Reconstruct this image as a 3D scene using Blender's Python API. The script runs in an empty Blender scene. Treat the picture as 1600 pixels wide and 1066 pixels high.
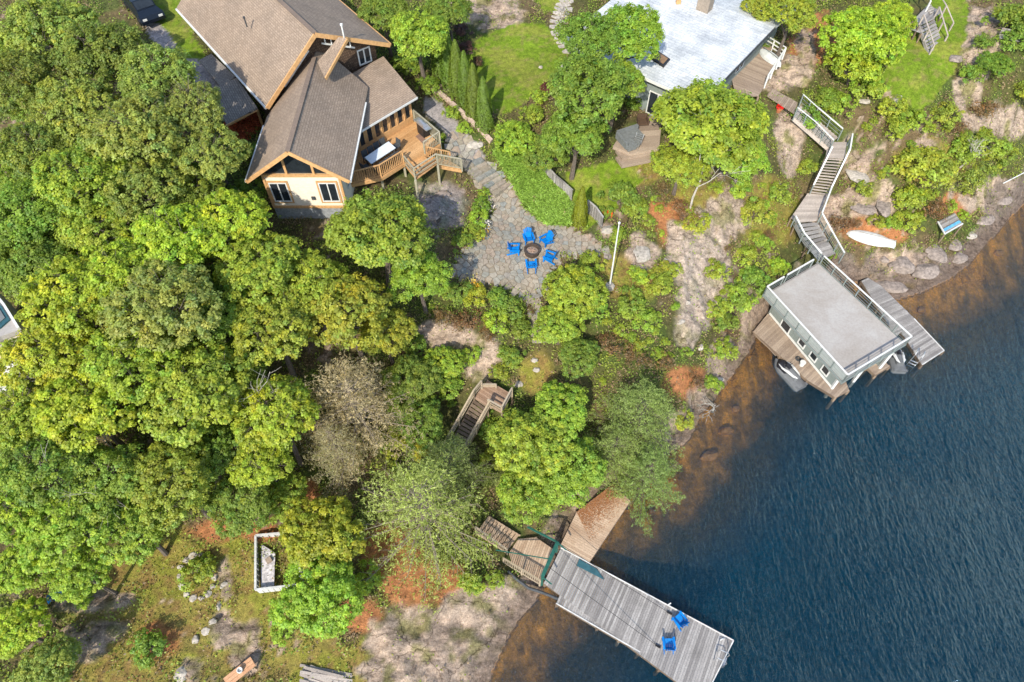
import bpy, bmesh, math, random
import numpy as np
from mathutils import Vector, Matrix

# ------------------------------------------------------------------ camera, light, exposure
S = bpy.context.scene
CAMH = 42.0; TILT = math.radians(35.0)
cam_d = bpy.data.cameras.new("camera"); cam_d.lens = 24; cam_d.sensor_width = 36
cam_d.clip_start = 0.5; cam_d.clip_end = 2000
cam = bpy.data.objects.new("camera", cam_d); S.collection.objects.link(cam)
cam.location = (0, 0, CAMH); cam.rotation_euler = (TILT, 0, 0); S.camera = cam

SUN_EL = math.radians(41); SH_AZ = math.radians(18)      # shadows run away from camera, slightly right
W = bpy.data.worlds.new("World"); S.world = W; W.use_nodes = True
nt = W.node_tree; nt.nodes.clear()
sky = nt.nodes.new("ShaderNodeTexSky"); sky.sky_type = 'NISHITA'; sky.sun_disc = False
sky.sun_elevation = SUN_EL; sky.sun_rotation = SH_AZ + math.pi
sky.air_density = 1.0; sky.dust_density = 1.0
bg = nt.nodes.new("ShaderNodeBackground"); bg.inputs[1].default_value = 0.15
wo = nt.nodes.new("ShaderNodeOutputWorld")
nt.links.new(sky.outputs[0], bg.inputs[0]); nt.links.new(bg.outputs[0], wo.inputs[0])
sl = bpy.data.lights.new("sun", 'SUN'); sl.energy = 2.9; sl.angle = math.radians(0.55); sl.color = (1.0, 0.935, 0.81)
sun = bpy.data.objects.new("sun", sl); S.collection.objects.link(sun)
sd = Vector((math.sin(SH_AZ) * math.cos(SUN_EL), math.cos(SH_AZ) * math.cos(SUN_EL), -math.sin(SUN_EL)))
sun.rotation_euler = sd.to_track_quat('-Z', 'Y').to_euler(); sun.location = (0, -30, 60)
S.view_settings.view_transform = 'Standard'; S.view_settings.look = 'None'
S.view_settings.exposure = 0.98; S.view_settings.gamma = 1.0; S.view_settings.use_curve_mapping = False
S.render.engine = 'CYCLES'
S.cycles.max_bounces = 6; S.cycles.transparent_max_bounces = 8; S.cycles.diffuse_bounces = 3
S.cycles.use_denoising = True

# ------------------------------------------------------------------ survey: turning sight lines into places
FPX = 24 / 36 * 1600; CT, ST = math.cos(TILT), math.sin(TILT)
def P(px, py, z):
    u = (px - 800) / FPX; v = (533 - py) / FPX
    t = (CAMH - z) / (CT - v * ST)
    return Vector((u * t, (v * CT + ST) * t, z))
def depth(x, y, z): return y * ST - (z - CAMH) * CT
def to_px(x, y, z):
    dz = z - CAMH; up = y * CT + dz * ST; f = y * ST - dz * CT
    return 800 + x / f * FPX, 533 - up / f * FPX

rng = np.random.default_rng(7); R = random.Random(11)

def hash2(ix, iy, seed):
    h = (ix.astype(np.int64) * 374761393 + iy.astype(np.int64) * 668265263 + seed * 1442695041) & 0xffffffff
    h = ((h ^ (h >> 13)) * 1274126177) & 0xffffffff
    return ((h ^ (h >> 16)) & 0xffff) / 65535.0
def vnoise(x, y, seed=0):
    ix = np.floor(x); iy = np.floor(y); fx = x - ix; fy = y - iy
    fx = fx * fx * (3 - 2 * fx); fy = fy * fy * (3 - 2 * fy)
    a = hash2(ix, iy, seed); b = hash2(ix + 1, iy, seed); c = hash2(ix, iy + 1, seed); d = hash2(ix + 1, iy + 1, seed)
    return (a * (1 - fx) + b * fx) * (1 - fy) + (c * (1 - fx) + d * fx) * fy
def fbm(x, y, seed=0, o=4):
    s = 0; a = .5; t = 0
    for i in range(o):
        s = s + a * vnoise(x * 2 ** i, y * 2 ** i, seed + i); t += a; a *= .5
    return s / t

# ------------------------------------------------------------------ terrain heights
CP = [(0,0,13),(150,0,13.3),(250,60,12.8),(330,130,12.1),(380,180,11.6),(0,200,11),(200,200,11.3),(300,300,10.8),(440,345,10.1),
(530,350,10),(600,300,10.2),(640,250,10.1),(600,260,10.1),(660,210,10.3),(690,190,10.5),(700,250,10.0),(650,60,11.8),(740,40,11.9),(800,100,11.2),(860,60,11.5),
(800,20,12.1),(850,160,10.8),(760,200,10.5),(745,235,9.9),(790,290,8.3),(770,330,7.7),(830,390,7.5),(760,420,7.4),(900,380,7.4),
(930,330,7.8),(960,280,8.3),(1000,250,8.8),(1050,160,9.5),(1100,60,10.2),(1150,170,9.2),(1200,100,9.8),(1240,60,10.3),(1220,160,9.0),
(1260,200,8.0),(1300,100,9.8),(1420,130,9.5),(1400,60,10.1),(1450,20,10.6),(1550,30,10.8),(1600,100,10),(1500,150,8.6),(1480,200,7.6),
(1400,190,8.0),(1340,220,6.6),(1350,300,4.4),(1430,300,4.6),(1500,260,5),(1560,210,5.8),(1600,170,6.8),(1560,290,2.6),(1480,330,2.4),
(1350,380,1.9),(1300,330,3.2),(1420,400,1.4),(1470,410,.9),(1250,330,3.3),(1240,290,4.2),(1270,260,5.0),(1300,230,6.0),(1210,260,6.8),
(1190,340,5),(1180,430,3),(1150,500,1.8),(1100,420,5.5),(1100,300,7.8),(1020,330,7.6),(960,430,7),(1000,400,7.2),(1050,460,5.8),
(1060,540,4),(1100,570,2.2),(1080,640,1),(1000,520,5.6),(950,560,5.2),(900,480,6.4),(840,480,6.5),(840,530,5.8),(830,570,5.3),
(760,560,5.7),(700,540,6.1),(650,500,6.8),(600,450,7.8),(500,420,8.8),(780,600,4.7),(720,650,3.3),(700,700,2.2),(850,650,3),
(950,660,2.4),(1000,700,1),(880,750,1.3),(940,770,.5),(800,750,1.8),(760,800,1.2),(820,830,.5),(680,800,2.1),(600,700,4),(500,600,6),
(400,500,8),(300,450,9),(100,400,9.5),(0,400,9.5),(0,600,8),(200,600,7.5),(350,650,6.2),(450,740,4),(300,750,5.4),(100,750,6.5),
(0,800,6),(200,850,4.6),(400,880,3.4),(520,850,3.2),(600,900,2.6),(700,900,1.8),(780,900,1.0),(650,1000,1.8),(720,1000,.9),
(560,1040,2.1),(400,1000,2.9),(200,1000,4),(0,1000,5),(300,1200,2.8),(0,1200,4.5),(560,1150,1.5),(-300,500,10),(-300,0,14),
(-300,1000,7),(1750,20,10),(1800,120,6),(1280,400,1.6),(1245,400,2.0),(1290,360,2.4)]
cpw = np.array([tuple(P(*c)) for c in CP])
cpw = np.vstack([cpw, [[-90,120,18],[0,120,16],[90,120,14],[-120,20,11],[-60,-30,5],[-20,-30,2],[90,80,9]]])
CX = cpw[:, :2]
def tpsk(r2): return 0.5 * r2 * np.log(r2 + 1e-9)
n = len(CX)
K = tpsk(((CX[:, None] - CX[None]) ** 2).sum(-1)) + np.eye(n) * 0.6
Pm = np.hstack([np.ones((n, 1)), CX])
A = np.vstack([np.hstack([K, Pm]), np.hstack([Pm.T, np.zeros((3, 3))])])
sol = np.linalg.solve(A, np.concatenate([cpw[:, 2], np.zeros(3)]))
wts, lin = sol[:n], sol[n:]
def tps(x, y):
    r2 = (x[..., None] - CX[:, 0]) ** 2 + (y[..., None] - CX[:, 1]) ** 2
    return tpsk(r2) @ wts + lin[0] + lin[1] * x + lin[2] * y

SH = [(560,1500),(650,1250),(720,1120),(765,1066),(790,1005),(812,968),(835,942),(852,915),(872,880),(895,840),(925,800),(960,760),
(1000,735),(1040,715),(1075,690),(1088,668),(1098,645),(1125,615),(1150,580),(1172,548),(1190,510),(1215,480),(1260,455),(1330,440),
(1370,455),(1400,470),(1440,458),(1480,440),(1510,418),(1540,385),(1570,350),(1600,320),(1650,290),(1750,240),(1900,190),(2200,150)]
shw = [tuple(P(a, b, 0))[:2] for a, b in SH]
shoreline = np.array(shw)
landpoly = np.array([(-8, -400)] + shw + [(600, 60), (600, 600), (-600, 600), (-600, -400)])
def inpoly(x, y, poly):
    r = np.zeros(np.shape(x), bool); j = len(poly) - 1
    for i in range(len(poly)):
        xi, yi = poly[i]; xj, yj = poly[j]
        if yi != yj:
            r ^= ((yi > y) != (yj > y)) & (x < (xj - xi) * (y - yi) / (yj - yi) + xi)
        j = i
    return r
def segdist(x, y, pts):
    d = np.full(np.shape(x), 1e9)
    for (ax, ay), (bx, by) in zip(pts[:-1], pts[1:]):
        vx, vy = bx - ax, by - ay; L = vx * vx + vy * vy
        t = np.clip(((x - ax) * vx + (y - ay) * vy) / L, 0, 1)
        d = np.minimum(d, np.hypot(x - ax - t * vx, y - ay - t * vy))
    return d
def raw_h(x, y):
    x = np.asarray(x, float); y = np.asarray(y, float)
    d = segdist(x, y, np.vstack([[(-8, -400)], shoreline, [(600, 60)]])); land = inpoly(x, y, landpoly)
    d = d + (fbm(x * .7, y * .7, 5) - .5) * 0.8 * np.clip(d, 0, 1)
    h = np.clip(tps(x, y), 0.25, 30)
    s = np.clip(d / 1.6, 0, 1); s = s * s * (3 - 2 * s)
    hl = 0.02 + (h - 0.02) * (0.12 + .88 * s) * np.clip(d / .25, 0, 1) ** .5
    dd = d * (0.27 + 0.17 * fbm(x * .12 + 7, y * .12, 9)) + 0.12 * np.clip(d, 0, 1) + .35 * np.clip(d - 4.5, 0, 50)
    hw = -0.10 - np.clip(dd, 0, 7) - 0.5 * (fbm(x * .5, y * .5, 31) - .5) * np.clip(d * .5, 0, 1)
    hw = np.minimum(hw, -0.05)
    return np.where(land, hl, hw), land, d
def flat_h(x, y):
    far = np.hypot(np.asarray(x, float), np.asarray(y, float) - 25)
    h, land, d = raw_h(x, y)
    return h, land, d

# ------------------------------------------------------------------ zones on the ground (seen outlines on the survey picture)
LAWNS = [[(722,90),(735,70),(755,55),(800,38),(850,35),(868,55),(888,85),(880,108),(850,130),(822,160),(790,178),(768,178),(752,150),(735,120)],
 [(1418,60),(1472,-30),(1515,-30),(1508,60),(1492,110),(1465,150),(1440,175),(1402,168),(1375,120)],
 [(212,-20),(330,-20),(322,20),(300,55),(328,100),(290,90),(262,50),(238,28)],
 [(820,-20),(884,-20),(872,22),(850,20)],
 [(885,270),(960,250),(1000,262),(1005,282),(960,330),(915,360),(880,355)]]
PATIO = [(728,258),(752,244),(768,262),(800,298),(815,330),(850,355),(880,352),(925,380),(948,392),(905,396),(872,398),(868,412),
 (852,432),(846,456),(815,462),(790,447),(740,437),(712,432),(704,422),(730,395),(760,360),(778,325),(764,300),(742,285)]
GRAVEL = [[(185,-30),(235,-30),(300,60),(345,118),(385,165),(350,190),(300,130),(235,60)], [(664,150),(690,160),(722,200),(735,215),(720,245),(690,205),(662,178)],
 [(705,200),(745,225),(760,250),(740,262),(715,240)]]
ROCKB = [(690,528,50,26),(752,560,28,38),(680,1010,95,70),(745,955,48,42),(790,925,25,25),(1095,425,44,95),(1066,400,26,55),(1120,350,24,40),(1000,394,30,26),
 (1072,510,22,40),(1130,575,26,52),(1105,620,20,25),(1222,112,48,36),(1258,70,18,30),(1235,215,22,60),(1345,265,24,30),(1380,318,20,34),
 (1335,320,40,20),(1470,425,100,26),(1400,420,50,28),(1570,310,70,32),(770,18,52,26),(725,0,40,24),(1530,60,42,60),(1512,150,24,50),(1568,190,40,30),
 (128,1012,30,26),(382,1010,26,44),(150,940,60,18),(352,905,12,30),(345,985,16,30),(690,320,44,36),(950,360,14,12),(1145,330,26,40),
 (1400,150,22,20),(170,985,30,16),(1290,340,30,30),(900,378,30,12),(1170,530,20,40),(620,1050,60,25),(1440,230,30,16),(300,1050,16,20)]
RUSTB = [(675,915,80,45),(470,775,34,26),(1250,90,25,50),(700,980,40,25),(560,960,40,30),(410,830,30,20),(1110,640,20,30),(1080,600,40,30),
 (1360,360,60,26),(1290,60,40,40),(1500,320,40,20),(330,830,40,20),(250,1000,40,30),(1050,350,40,40),(610,860,60,40)]
OLIVEB = [(300,930,190,110),(420,1010,120,60),(560,1040,90,40),(190,1040,160,50),(1000,270,40,20),(1450,250,60,40),(840,580,30,40),(1100,330,60,50),
 (1200,330,60,60),(980,430,60,40)]
REEDS = [(772,242),(800,232),(852,268),(884,312),(898,338),(888,354),(852,352),(822,326),(806,296)]

def blobmask(px, py, blobs, nz, soft=.28):
    m = np.zeros(px.shape)
    for a, b, rx, ry in blobs:
        q = ((px - a) / rx) ** 2 + ((py - b) / ry) ** 2
        m = np.maximum(m, np.clip((1.15 - q + nz) / soft, 0, 1))
    return m
def polymask(px, py, poly, nz):
    pts = np.array(poly, float); i = inpoly(px + nz * 6, py - nz * 5, pts)
    return i.astype(float)
# ------------------------------------------------------------------ materials
def new_mat(name):
    m = bpy.data.materials.new(name); m.use_nodes = True; t = m.node_tree; t.nodes.clear()
    return m, t
def N(t, typ, **kw):
    n = t.nodes.new(typ)
    for k, v in kw.items():
        if k == 'inp':
            for a, b in v.items(): n.inputs[a].default_value = b
        else: setattr(n, k, v)
    return n
def L(t, a, b): t.links.new(a, b)
def mixrgb(t, blend, fac, a, b):
    n = t.nodes.new('ShaderNodeMix'); n.data_type = 'RGBA'; n.blend_type = blend
    for s, v in ((0, fac), (6, a), (7, b)):
        if hasattr(v, 'is_output'): t.links.new(v, n.inputs[s])
        else: n.inputs[s].default_value = v if s == 0 else (tuple(v) + (1,) if len(v) == 3 else v)
    return n.outputs[2]
def ramp(t, fac, stops):
    n = t.nodes.new('ShaderNodeValToRGB'); e = n.color_ramp.elements
    e[0].position, e[0].color = stops[0][0], tuple(stops[0][1]) + (1,)
    e[1].position, e[1].color = stops[-1][0], tuple(stops[-1][1]) + (1,)
    for p, c in stops[1:-1]:
        x = e.new(p); x.color = tuple(c) + (1,)
    t.links.new(fac, n.inputs[0]); return n.outputs[0]
def pos(t):
    return N(t, 'ShaderNodeNewGeometry').outputs['Position']
def noise(t, vec, scale, detail=4, rough=.6, dist=0.0):
    n = N(t, 'ShaderNodeTexNoise'); n.inputs['Scale'].default_value = scale; n.inputs['Detail'].default_value = detail
    n.inputs['Roughness'].default_value = rough; n.inputs['Distortion'].default_value = dist
    L(t, vec, n.inputs['Vector']); return n.outputs[0]
def finish(t, col, rough=.8, bump=None, strength=.3, dist=.05, spec=.3, metal=0):
    p = N(t, 'ShaderNodeBsdfPrincipled'); o = N(t, 'ShaderNodeOutputMaterial')
    p.inputs['Roughness'].default_value = rough; p.inputs['Metallic'].default_value = metal
    p.inputs['Specular IOR Level'].default_value = spec
    if hasattr(col, 'is_output'): L(t, col, p.inputs['Base Color'])
    else: p.inputs['Base Color'].default_value = tuple(col) + (1,)
    if bump is not None:
        b = N(t, 'ShaderNodeBump'); b.inputs['Strength'].default_value = strength; b.inputs['Distance'].default_value = dist
        L(t, bump, b.inputs['Height']); L(t, b.outputs[0], p.inputs['Normal'])
    L(t, p.outputs[0], o.inputs[0]); return p
MATS = {}
def plain(name, col, rough=.6, var=.25, scale=6, spec=.3, metal=0, bump=.15):
    if name in MATS: return MATS[name]
    m, t = new_mat(name); p = pos(t); nz = noise(t, p, scale, 5)
    lo = tuple(c * (1 - var) for c in col); hi = tuple(min(1, c * (1 + var)) for c in col)
    finish(t, ramp(t, nz, [(.3, lo), (.7, hi)]), rough, nz, bump, .02, spec, metal)
    MATS[name] = m; return m
def wood(name, c1, c2, dirt=(.05, .04, .03), rough=.85, worldgrain=14):
    """boards: every board its own tone, weathered patches running over them"""
    m, t = new_mat(name); p = pos(t); oi = N(t, 'ShaderNodeObjectInfo')
    a = mixrgb(t, 'MIX', oi.outputs['Random'], c1, c2)
    big = noise(t, p, .9, 4); fine = noise(t, p, worldgrain, 4, .7)
    a = mixrgb(t, 'MIX', ramp(t, big, [(.48, (0, 0, 0)), (.75, (.45, .45, .45))]), a, dirt)
    a = mixrgb(t, 'MULTIPLY', 1.0, a, ramp(t, fine, [(.25, (.62, .62, .62)), (.75, (1.25, 1.25, 1.25))]))
    finish(t, a, rough, fine, .3, .01); MATS[name] = m; return m
M_greydock = wood('grey_deck_wood', (.20, .185, .175), (.40, .375, .35), (.12, .11, .10))
M_browndock = wood('tan_deck_wood', (.27, .205, .155), (.42, .33, .25), (.17, .11, .075))
M_newdeck = wood('honey_cedar_wood', (.46, .25, .10), (.62, .37, .17), (.32, .16, .06))
M_oldwood = wood('dark_weathered_wood', (.12, .085, .06), (.30, .22, .15), (.06, .045, .035))
M_rail = wood('grey_green_rail_wood', (.30, .28, .20), (.42, .38, .27), (.20, .18, .12))
M_tan = wood('tan_cedar_wood', (.40, .28, .19), (.54, .40, .28), (.30, .17, .09))
M_white = plain('white_paint', (.62, .62, .59), .5, .1)
M_cream = plain('cream_siding', (.72, .64, .52), .7, .08)
M_trim = plain('cedar_trim', (.52, .30, .13), .6, .2)
M_found = plain('grey_foundation', (.26, .27, .28), .9, .3, 8)
M_glass = plain('dark_window_glass', (.02, .025, .03), .06, .3, 2, .6)
M_black = plain('black_metal', (.02, .02, .022), .4, .3)
M_green = plain('dark_green_steel', (.02, .10, .075), .45, .3)
M_teal = plain('blue_green_sheet', (.035, .10, .12), .5, .3, 3)
M_blue = plain('blue_plastic', (.0, .17, .52), .5, .3, 3)
M_chrome = plain('steel_rail', (.6, .6, .6), .3, .1, metal=.8)
M_stone = plain('grey_boulder', (.25, .205, .175), .95, .45, 5, bump=.6)
M_pale_stone = plain('pale_boulder', (.38, .34, .29), .95, .4, 5, bump=.6)
M_bark = plain('grey_bark', (.13, .105, .085), .95, .4, 12, bump=.6)
M_palebark = plain('pale_dead_bark', (.38, .35, .30), .95, .3, 12, bump=.5)
M_bluegrey = plain('blue_grey_siding', (.20, .23, .215), .7, .1)
M_darkgrey = plain('charcoal_cover', (.055, .06, .065), .75, .25)
M_greycanvas = plain('grey_canvas', (.16, .17, .17), .9, .2)
M_red = plain('red_petals', (.6, .02, .02), .6, .4)
M_orange = plain('orange_plastic', (.7, .12, .02), .5, .2)
M_ash = plain('ash_and_embers', (.25, .2, .17), .95, .6, 20)
M_membrane = None

def brickmat(name, c1, c2, mortar, bw, bh, ms=.02, rough=.9, patch=.35, bumps=.5):
    m, t = new_mat(name); uv = N(t, 'ShaderNodeUVMap'); b = N(t, 'ShaderNodeTexBrick')
    L(t, uv.outputs[0], b.inputs['Vector'])
    b.inputs['Color1'].default_value = (*c1, 1); b.inputs['Color2'].default_value = (*c2, 1); b.inputs['Mortar'].default_value = (*mortar, 1)
    b.inputs['Scale'].default_value = 1; b.inputs['Brick Width'].default_value = bw; b.inputs['Row Height'].default_value = bh
    b.inputs['Mortar Size'].default_value = ms; b.inputs['Mortar Smooth'].default_value = .3
    p = pos(t); big = noise(t, p, .7, 5); fine = noise(t, p, 9, 4, .7)
    a = mixrgb(t, 'MULTIPLY', patch, b.outputs[0], ramp(t, big, [(.3, (.55, .55, .57)), (.7, (1.25, 1.2, 1.15))]))
    a = mixrgb(t, 'MULTIPLY', .6, a, ramp(t, fine, [(.3, (.6, .6, .6)), (.7, (1.3, 1.3, 1.3))]))
    finish(t, a, rough, b.outputs[1], -bumps, .02); MATS[name] = m; return m
M_shingle = brickmat('brown_asphalt_shingles', (.27, .205, .15), (.33, .255, .19), (.20, .15, .115), .32, .15, .018)
M_whitesh = brickmat('silver_roof_shingles', (.52, .55, .56), (.64, .66, .66), (.42, .45, .47), .9, .30, .025, .6, .7)
M_shake = brickmat('brown_cedar_shakes', (.085, .05, .032), (.15, .095, .06), (.03, .02, .015), .13, .18, .015)
M_greysh = brickmat('grey_porch_shingles', (.20, .18, .16), (.28, .25, .22), (.12, .1, .09), .32, .15, .018)
M_membrane_m, _t = new_mat('pale_roof_membrane'); _p = pos(_t); _n = noise(_t, _p, .45, 5, .65, .6); _f = noise(_t, _p, 7, 5, .7)
_c = ramp(_t, _n, [(.3, (.31, .275, .24)), (.5, (.36, .33, .30)), (.7, (.405, .385, .36))])
_c = mixrgb(_t, 'MULTIPLY', .5, _c, ramp(_t, _f, [(.3, (.75, .75, .75)), (.6, (1.1, 1.1, 1.1))])); finish(_t, _c, .7)
M_membrane = M_membrane_m

def leafmat(name, col=None, trans=.52):
    """leaf colour: species colour (object colour) x leaf-to-leaf variation stored on the mesh"""
    m, t = new_mat(name)
    if col is None:
        oi = N(t, 'ShaderNodeObjectInfo'); c = oi.outputs['Color']
    else:
        r = N(t, 'ShaderNodeRGB'); r.outputs[0].default_value = (*col, 1); c = r.outputs[0]
    at = N(t, 'ShaderNodeAttribute'); at.attribute_name = 'tint'
    a = mixrgb(t, 'MULTIPLY', 1.0, c, at.outputs['Color'])
    d = N(t, 'ShaderNodeBsdfDiffuse'); tr = N(t, 'ShaderNodeBsdfTranslucent'); g = N(t, 'ShaderNodeBsdfGlossy'); g.inputs['Roughness'].default_value = .55
    ty = mixrgb(t, 'MULTIPLY', 1.0, a, (1.25, 1.15, .5))
    L(t, a, d.inputs[0]); L(t, ty, tr.inputs[0]); g.inputs[0].default_value = (.8, .85, .8, 1)
    mx = N(t, 'ShaderNodeMixShader'); mx.inputs[0].default_value = trans; L(t, d.outputs[0], mx.inputs[1]); L(t, tr.outputs[0], mx.inputs[2])
    m2 = N(t, 'ShaderNodeMixShader'); m2.inputs[0].default_value = .025; L(t, mx.outputs[0], m2.inputs[1]); L(t, g.outputs[0], m2.inputs[2])
    o = N(t, 'ShaderNodeOutputMaterial'); L(t, m2.outputs[0], o.inputs[0]); MATS[name] = m; return m
M_leaf = leafmat('leaves'); M_cover = leafmat('ground_leaves', (1, 1, 1), .25)

# ------------------------------------------------------------------ object helpers
COL = S.collection
def link(o): COL.objects.link(o); return o
class Thing:
    def __init__(s, name, label, cat, loc=(0, 0, 0), group=None, kind=None, rz=0):
        o = bpy.data.objects.new(name, None); link(o); o.location = loc; o.rotation_euler = (0, 0, rz)
        o['label'] = label; o['category'] = cat
        if group: o['group'] = group
        if kind: o['kind'] = kind
        o.empty_display_size = .2
        s.o = o; s.loc = Vector(loc)
def mesh_obj(name, verts, faces, mat, parent=None, off=(0, 0, 0), uv=None, smooth=False):
    me = bpy.data.meshes.new(name); ox = Vector(off)
    me.from_pydata([tuple(Vector(v) - ox) for v in verts], [], faces); me.materials.append(mat)
    if uv is not None:
        l = me.uv_layers.new(name='UVMap')
        for lp in me.loops: l.data[lp.index].uv = uv(Vector(me.vertices[lp.vertex_index].co) + ox)
    if smooth:
        for p in me.polygons: p.use_smooth = True
    me.update(); o = bpy.data.objects.new(name, me); link(o)
    if parent: o.parent = parent.o if isinstance(parent, Thing) else parent
    else: o.location = ox
    return o
def slab(name, pts, th, mat, T=None, uvdir=None, off=None):
    """polygon (top face, counter-clockwise or not) given a thickness downwards"""
    pts = [Vector(p) for p in pts]
    nrm = Vector((0, 0, 0))
    for i in range(len(pts)):
        a, b = pts[i], pts[(i + 1) % len(pts)]; nrm += a.cross(b)
    if nrm.z < 0: pts = pts[::-1]
    nrm = (pts[1] - pts[0]).cross(pts[2] - pts[1]).normalized()
    n = len(pts); v = pts + [p - Vector((0, 0, th)) for p in pts]
    f = [tuple(range(n)), tuple(range(2 * n - 1, n - 1, -1))] + [(i, i + n, (i + 1) % n + n, (i + 1) % n) for i in range(n)]
    ud = Vector(uvdir) if uvdir is not None else (pts[1] - pts[0]); ud.normalize(); vd = nrm.cross(ud).normalized(); p0 = pts[0].copy()
    o = off if off is not None else (T.loc if isinstance(T, Thing) else (0, 0, 0))
    return mesh_obj(name, v, f, mat, T, o, uv=lambda c: ((c - p0).dot(ud), (c - p0).dot(vd) + (0 if abs((c-p0).dot(nrm)) < .001 else .05)))
CUBE = {}
def cube_mesh(mat):
    if mat.name not in CUBE:
        me = bpy.data.meshes.new('board'); v = [(x, y, z) for x in (-.5, .5) for y in (-.5, .5) for z in (-.5, .5)]
        me.from_pydata(v, [], [(0, 1, 3, 2), (4, 6, 7, 5), (0, 4, 5, 1), (2, 3, 7, 6), (0, 2, 6, 4), (1, 5, 7, 3)])
        me.materials.append(mat); CUBE[mat.name] = me
    return CUBE[mat.name]
def bar(name, a, b, w, h, mat, T=None, up=(0, 0, 1), par=None):
    """one straight timber from a to b (world), w wide, h high"""
    a, b = Vector(a), Vector(b); d = b - a; Ln = max(d.length, 1e-4); x = d / Ln; u = Vector(up)
    y = u.cross(x)
    if y.length < 1e-4: y = Vector((0, 1, 0)).cross(x)
    y.normalize(); z = x.cross(y)
    o = bpy.data.objects.new(name, cube_mesh(mat)); link(o)
    loc = T.loc if isinstance(T, Thing) else Vector((0, 0, 0))
    if T: o.parent = T.o
    m = Matrix((x * Ln, y * w, z * h)).transposed().to_4x4(); m.translation = (a + b) / 2 - loc
    if par is not None:
        o.parent = par; m = par.matrix_basis.inverted() @ m
    o.matrix_basis = m
    return o
def box(name, c, dims, mat, T=None, rz=0, par=None):
    c = Vector(c); d = Vector((math.cos(rz), math.sin(rz), 0)) * dims[0] / 2
    return bar(name, c - d, c + d, dims[1], dims[2], mat, T, par=par)
def clip_poly(poly, p0, nv):
    out = []
    for i in range(len(poly)):
        a, b = poly[i], poly[(i + 1) % len(poly)]
        da, db = (a - p0).dot(nv), (b - p0).dot(nv)
        if da >= 0: out.append(a)
        if (da >= 0) != (db >= 0): out.append(a + (b - a) * (da / (da - db)))
    return out
def planks(T, poly, z, d, w, mat, gap=.012, th=.04, name='plank', zf=None):
    """fill a convex outline with boards running along d"""
    poly = [Vector((p[0], p[1])) for p in poly]; d = Vector((d[0], d[1])).normalized(); nn = Vector((-d.y, d.x))
    s = [p.dot(nn) for p in poly]; k = min(s)
    while k < max(s) - .02:
        q = clip_poly(poly, nn * (k + gap / 2), nn); q = clip_poly(q, nn * (k + w - gap / 2), -nn) if len(q) > 2 else q
        k += w
        if len(q) < 3: continue
        zz = z + R.uniform(-.004, .004)
        if zf: slab(name, [(p.x, p.y, zf(p.x, p.y)) for p in q], th, mat, T)
        else: slab(name, [(p.x, p.y, zz) for p in q], th, mat, T)
def tube(pts, rad, n=6):
    """vertices/faces of a tapering tube along pts"""
    V, F = [], []
    for i, p in enumerate(pts):
        p = Vector(p); d = (Vector(pts[min(i + 1, len(pts) - 1)]) - Vector(pts[max(i - 1, 0)])).normalized()
        a = d.cross(Vector((0, 0, 1)));
        if a.length < .05: a = Vector((1, 0, 0))
        a.normalize(); b = d.cross(a); r = rad[i] if hasattr(rad, '__len__') else rad
        for k in range(n):
            t = 2 * math.pi * k / n; V.append(p + a * math.cos(t) * r + b * math.sin(t) * r)
    for i in range(len(pts) - 1):
        for k in range(n): F.append((i * n + k, i * n + (k + 1) % n, (i + 1) * n + (k + 1) % n, (i + 1) * n + k))
    F.append(tuple(range(n))[::-1]); F.append(tuple(range((len(pts) - 1) * n, len(pts) * n)))
    return V, F
def join(parts):
    V, F = [], []
    for v, f in parts:
        k = len(V); V += list(v); F += [tuple(i + k for i in q) for q in f]
    return V, F
def boxgeo(a, b, w, h, up=(0, 0, 1)):
    a, b = Vector(a), Vector(b); x = (b - a).normalized(); y = Vector(up).cross(x)
    if y.length < 1e-4: y = Vector((0, 1, 0))
    y.normalize(); z = x.cross(y); V = []
    for p in (a, b):
        for s, t in ((-1, -1), (1, -1), (1, 1), (-1, 1)): V.append(p + y * w / 2 * s + z * h / 2 * t)
    return V, [(3, 2, 1, 0), (4, 5, 6, 7)] + [(i, (i + 1) % 4, (i + 1) % 4 + 4, i + 4) for i in range(4)]
def lathe(prof, n=16):
    V, F = [], []
    for r, z in prof:
        for k in range(n): V.append((r * math.cos(2 * math.pi * k / n), r * math.sin(2 * math.pi * k / n), z))
    for i in range(len(prof) - 1):
        for k in range(n): F.append((i * n + k, i * n + (k + 1) % n, (i + 1) * n + (k + 1) % n, (i + 1) * n + k))
    F.append(tuple(range(n))[::-1]); F.append(tuple(range((len(prof) - 1) * n, len(prof) * n)))
    return V, F
def copy_thing(src, loc, rz, label, scale=1):
    m = {}
    c = src.copy(); link(c); c.location = loc; c.rotation_euler = (0, 0, rz); c.scale = (scale,) * 3; c['label'] = label
    for ch in src.children:
        k = ch.copy(); link(k); k.parent = c
        for g in ch.children:
            q = g.copy(); link(q); q.parent = k
    return c
# ------------------------------------------------------------------ the ground, one sheet to the horizon
STEP = .2
def axis(lo, hi, far):
    a = list(np.arange(lo, hi + 1e-6, STEP)); s = STEP
    while a[-1] < far: s *= 1.35; a.append(a[-1] + s)
    s = STEP
    while a[0] > -far: s *= 1.35; a.insert(0, a[0] - s)
    return np.array(a)
gx = axis(-54, 54, 700); gy = axis(1, 70, 700)
GX, GY = np.meshgrid(gx, gy, indexing='xy')
GZ, LAND, SD = raw_h(GX, GY)
PXg, PYg = to_px(GX, GY, GZ)
behind = depth(GX, GY, GZ) < 3
PXg[behind] = -9999; PYg[behind] = -9999
nzb = fbm(GX * .9, GY * .9, 21, 5) - .5
nz2 = fbm(GX * .25, GY * .25, 41, 4)
nzf = fbm(GX * 2.6, GY * 2.6, 61, 3)
mk_rock = blobmask(PXg, PYg, ROCKB, nzb * 2.2)
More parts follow.
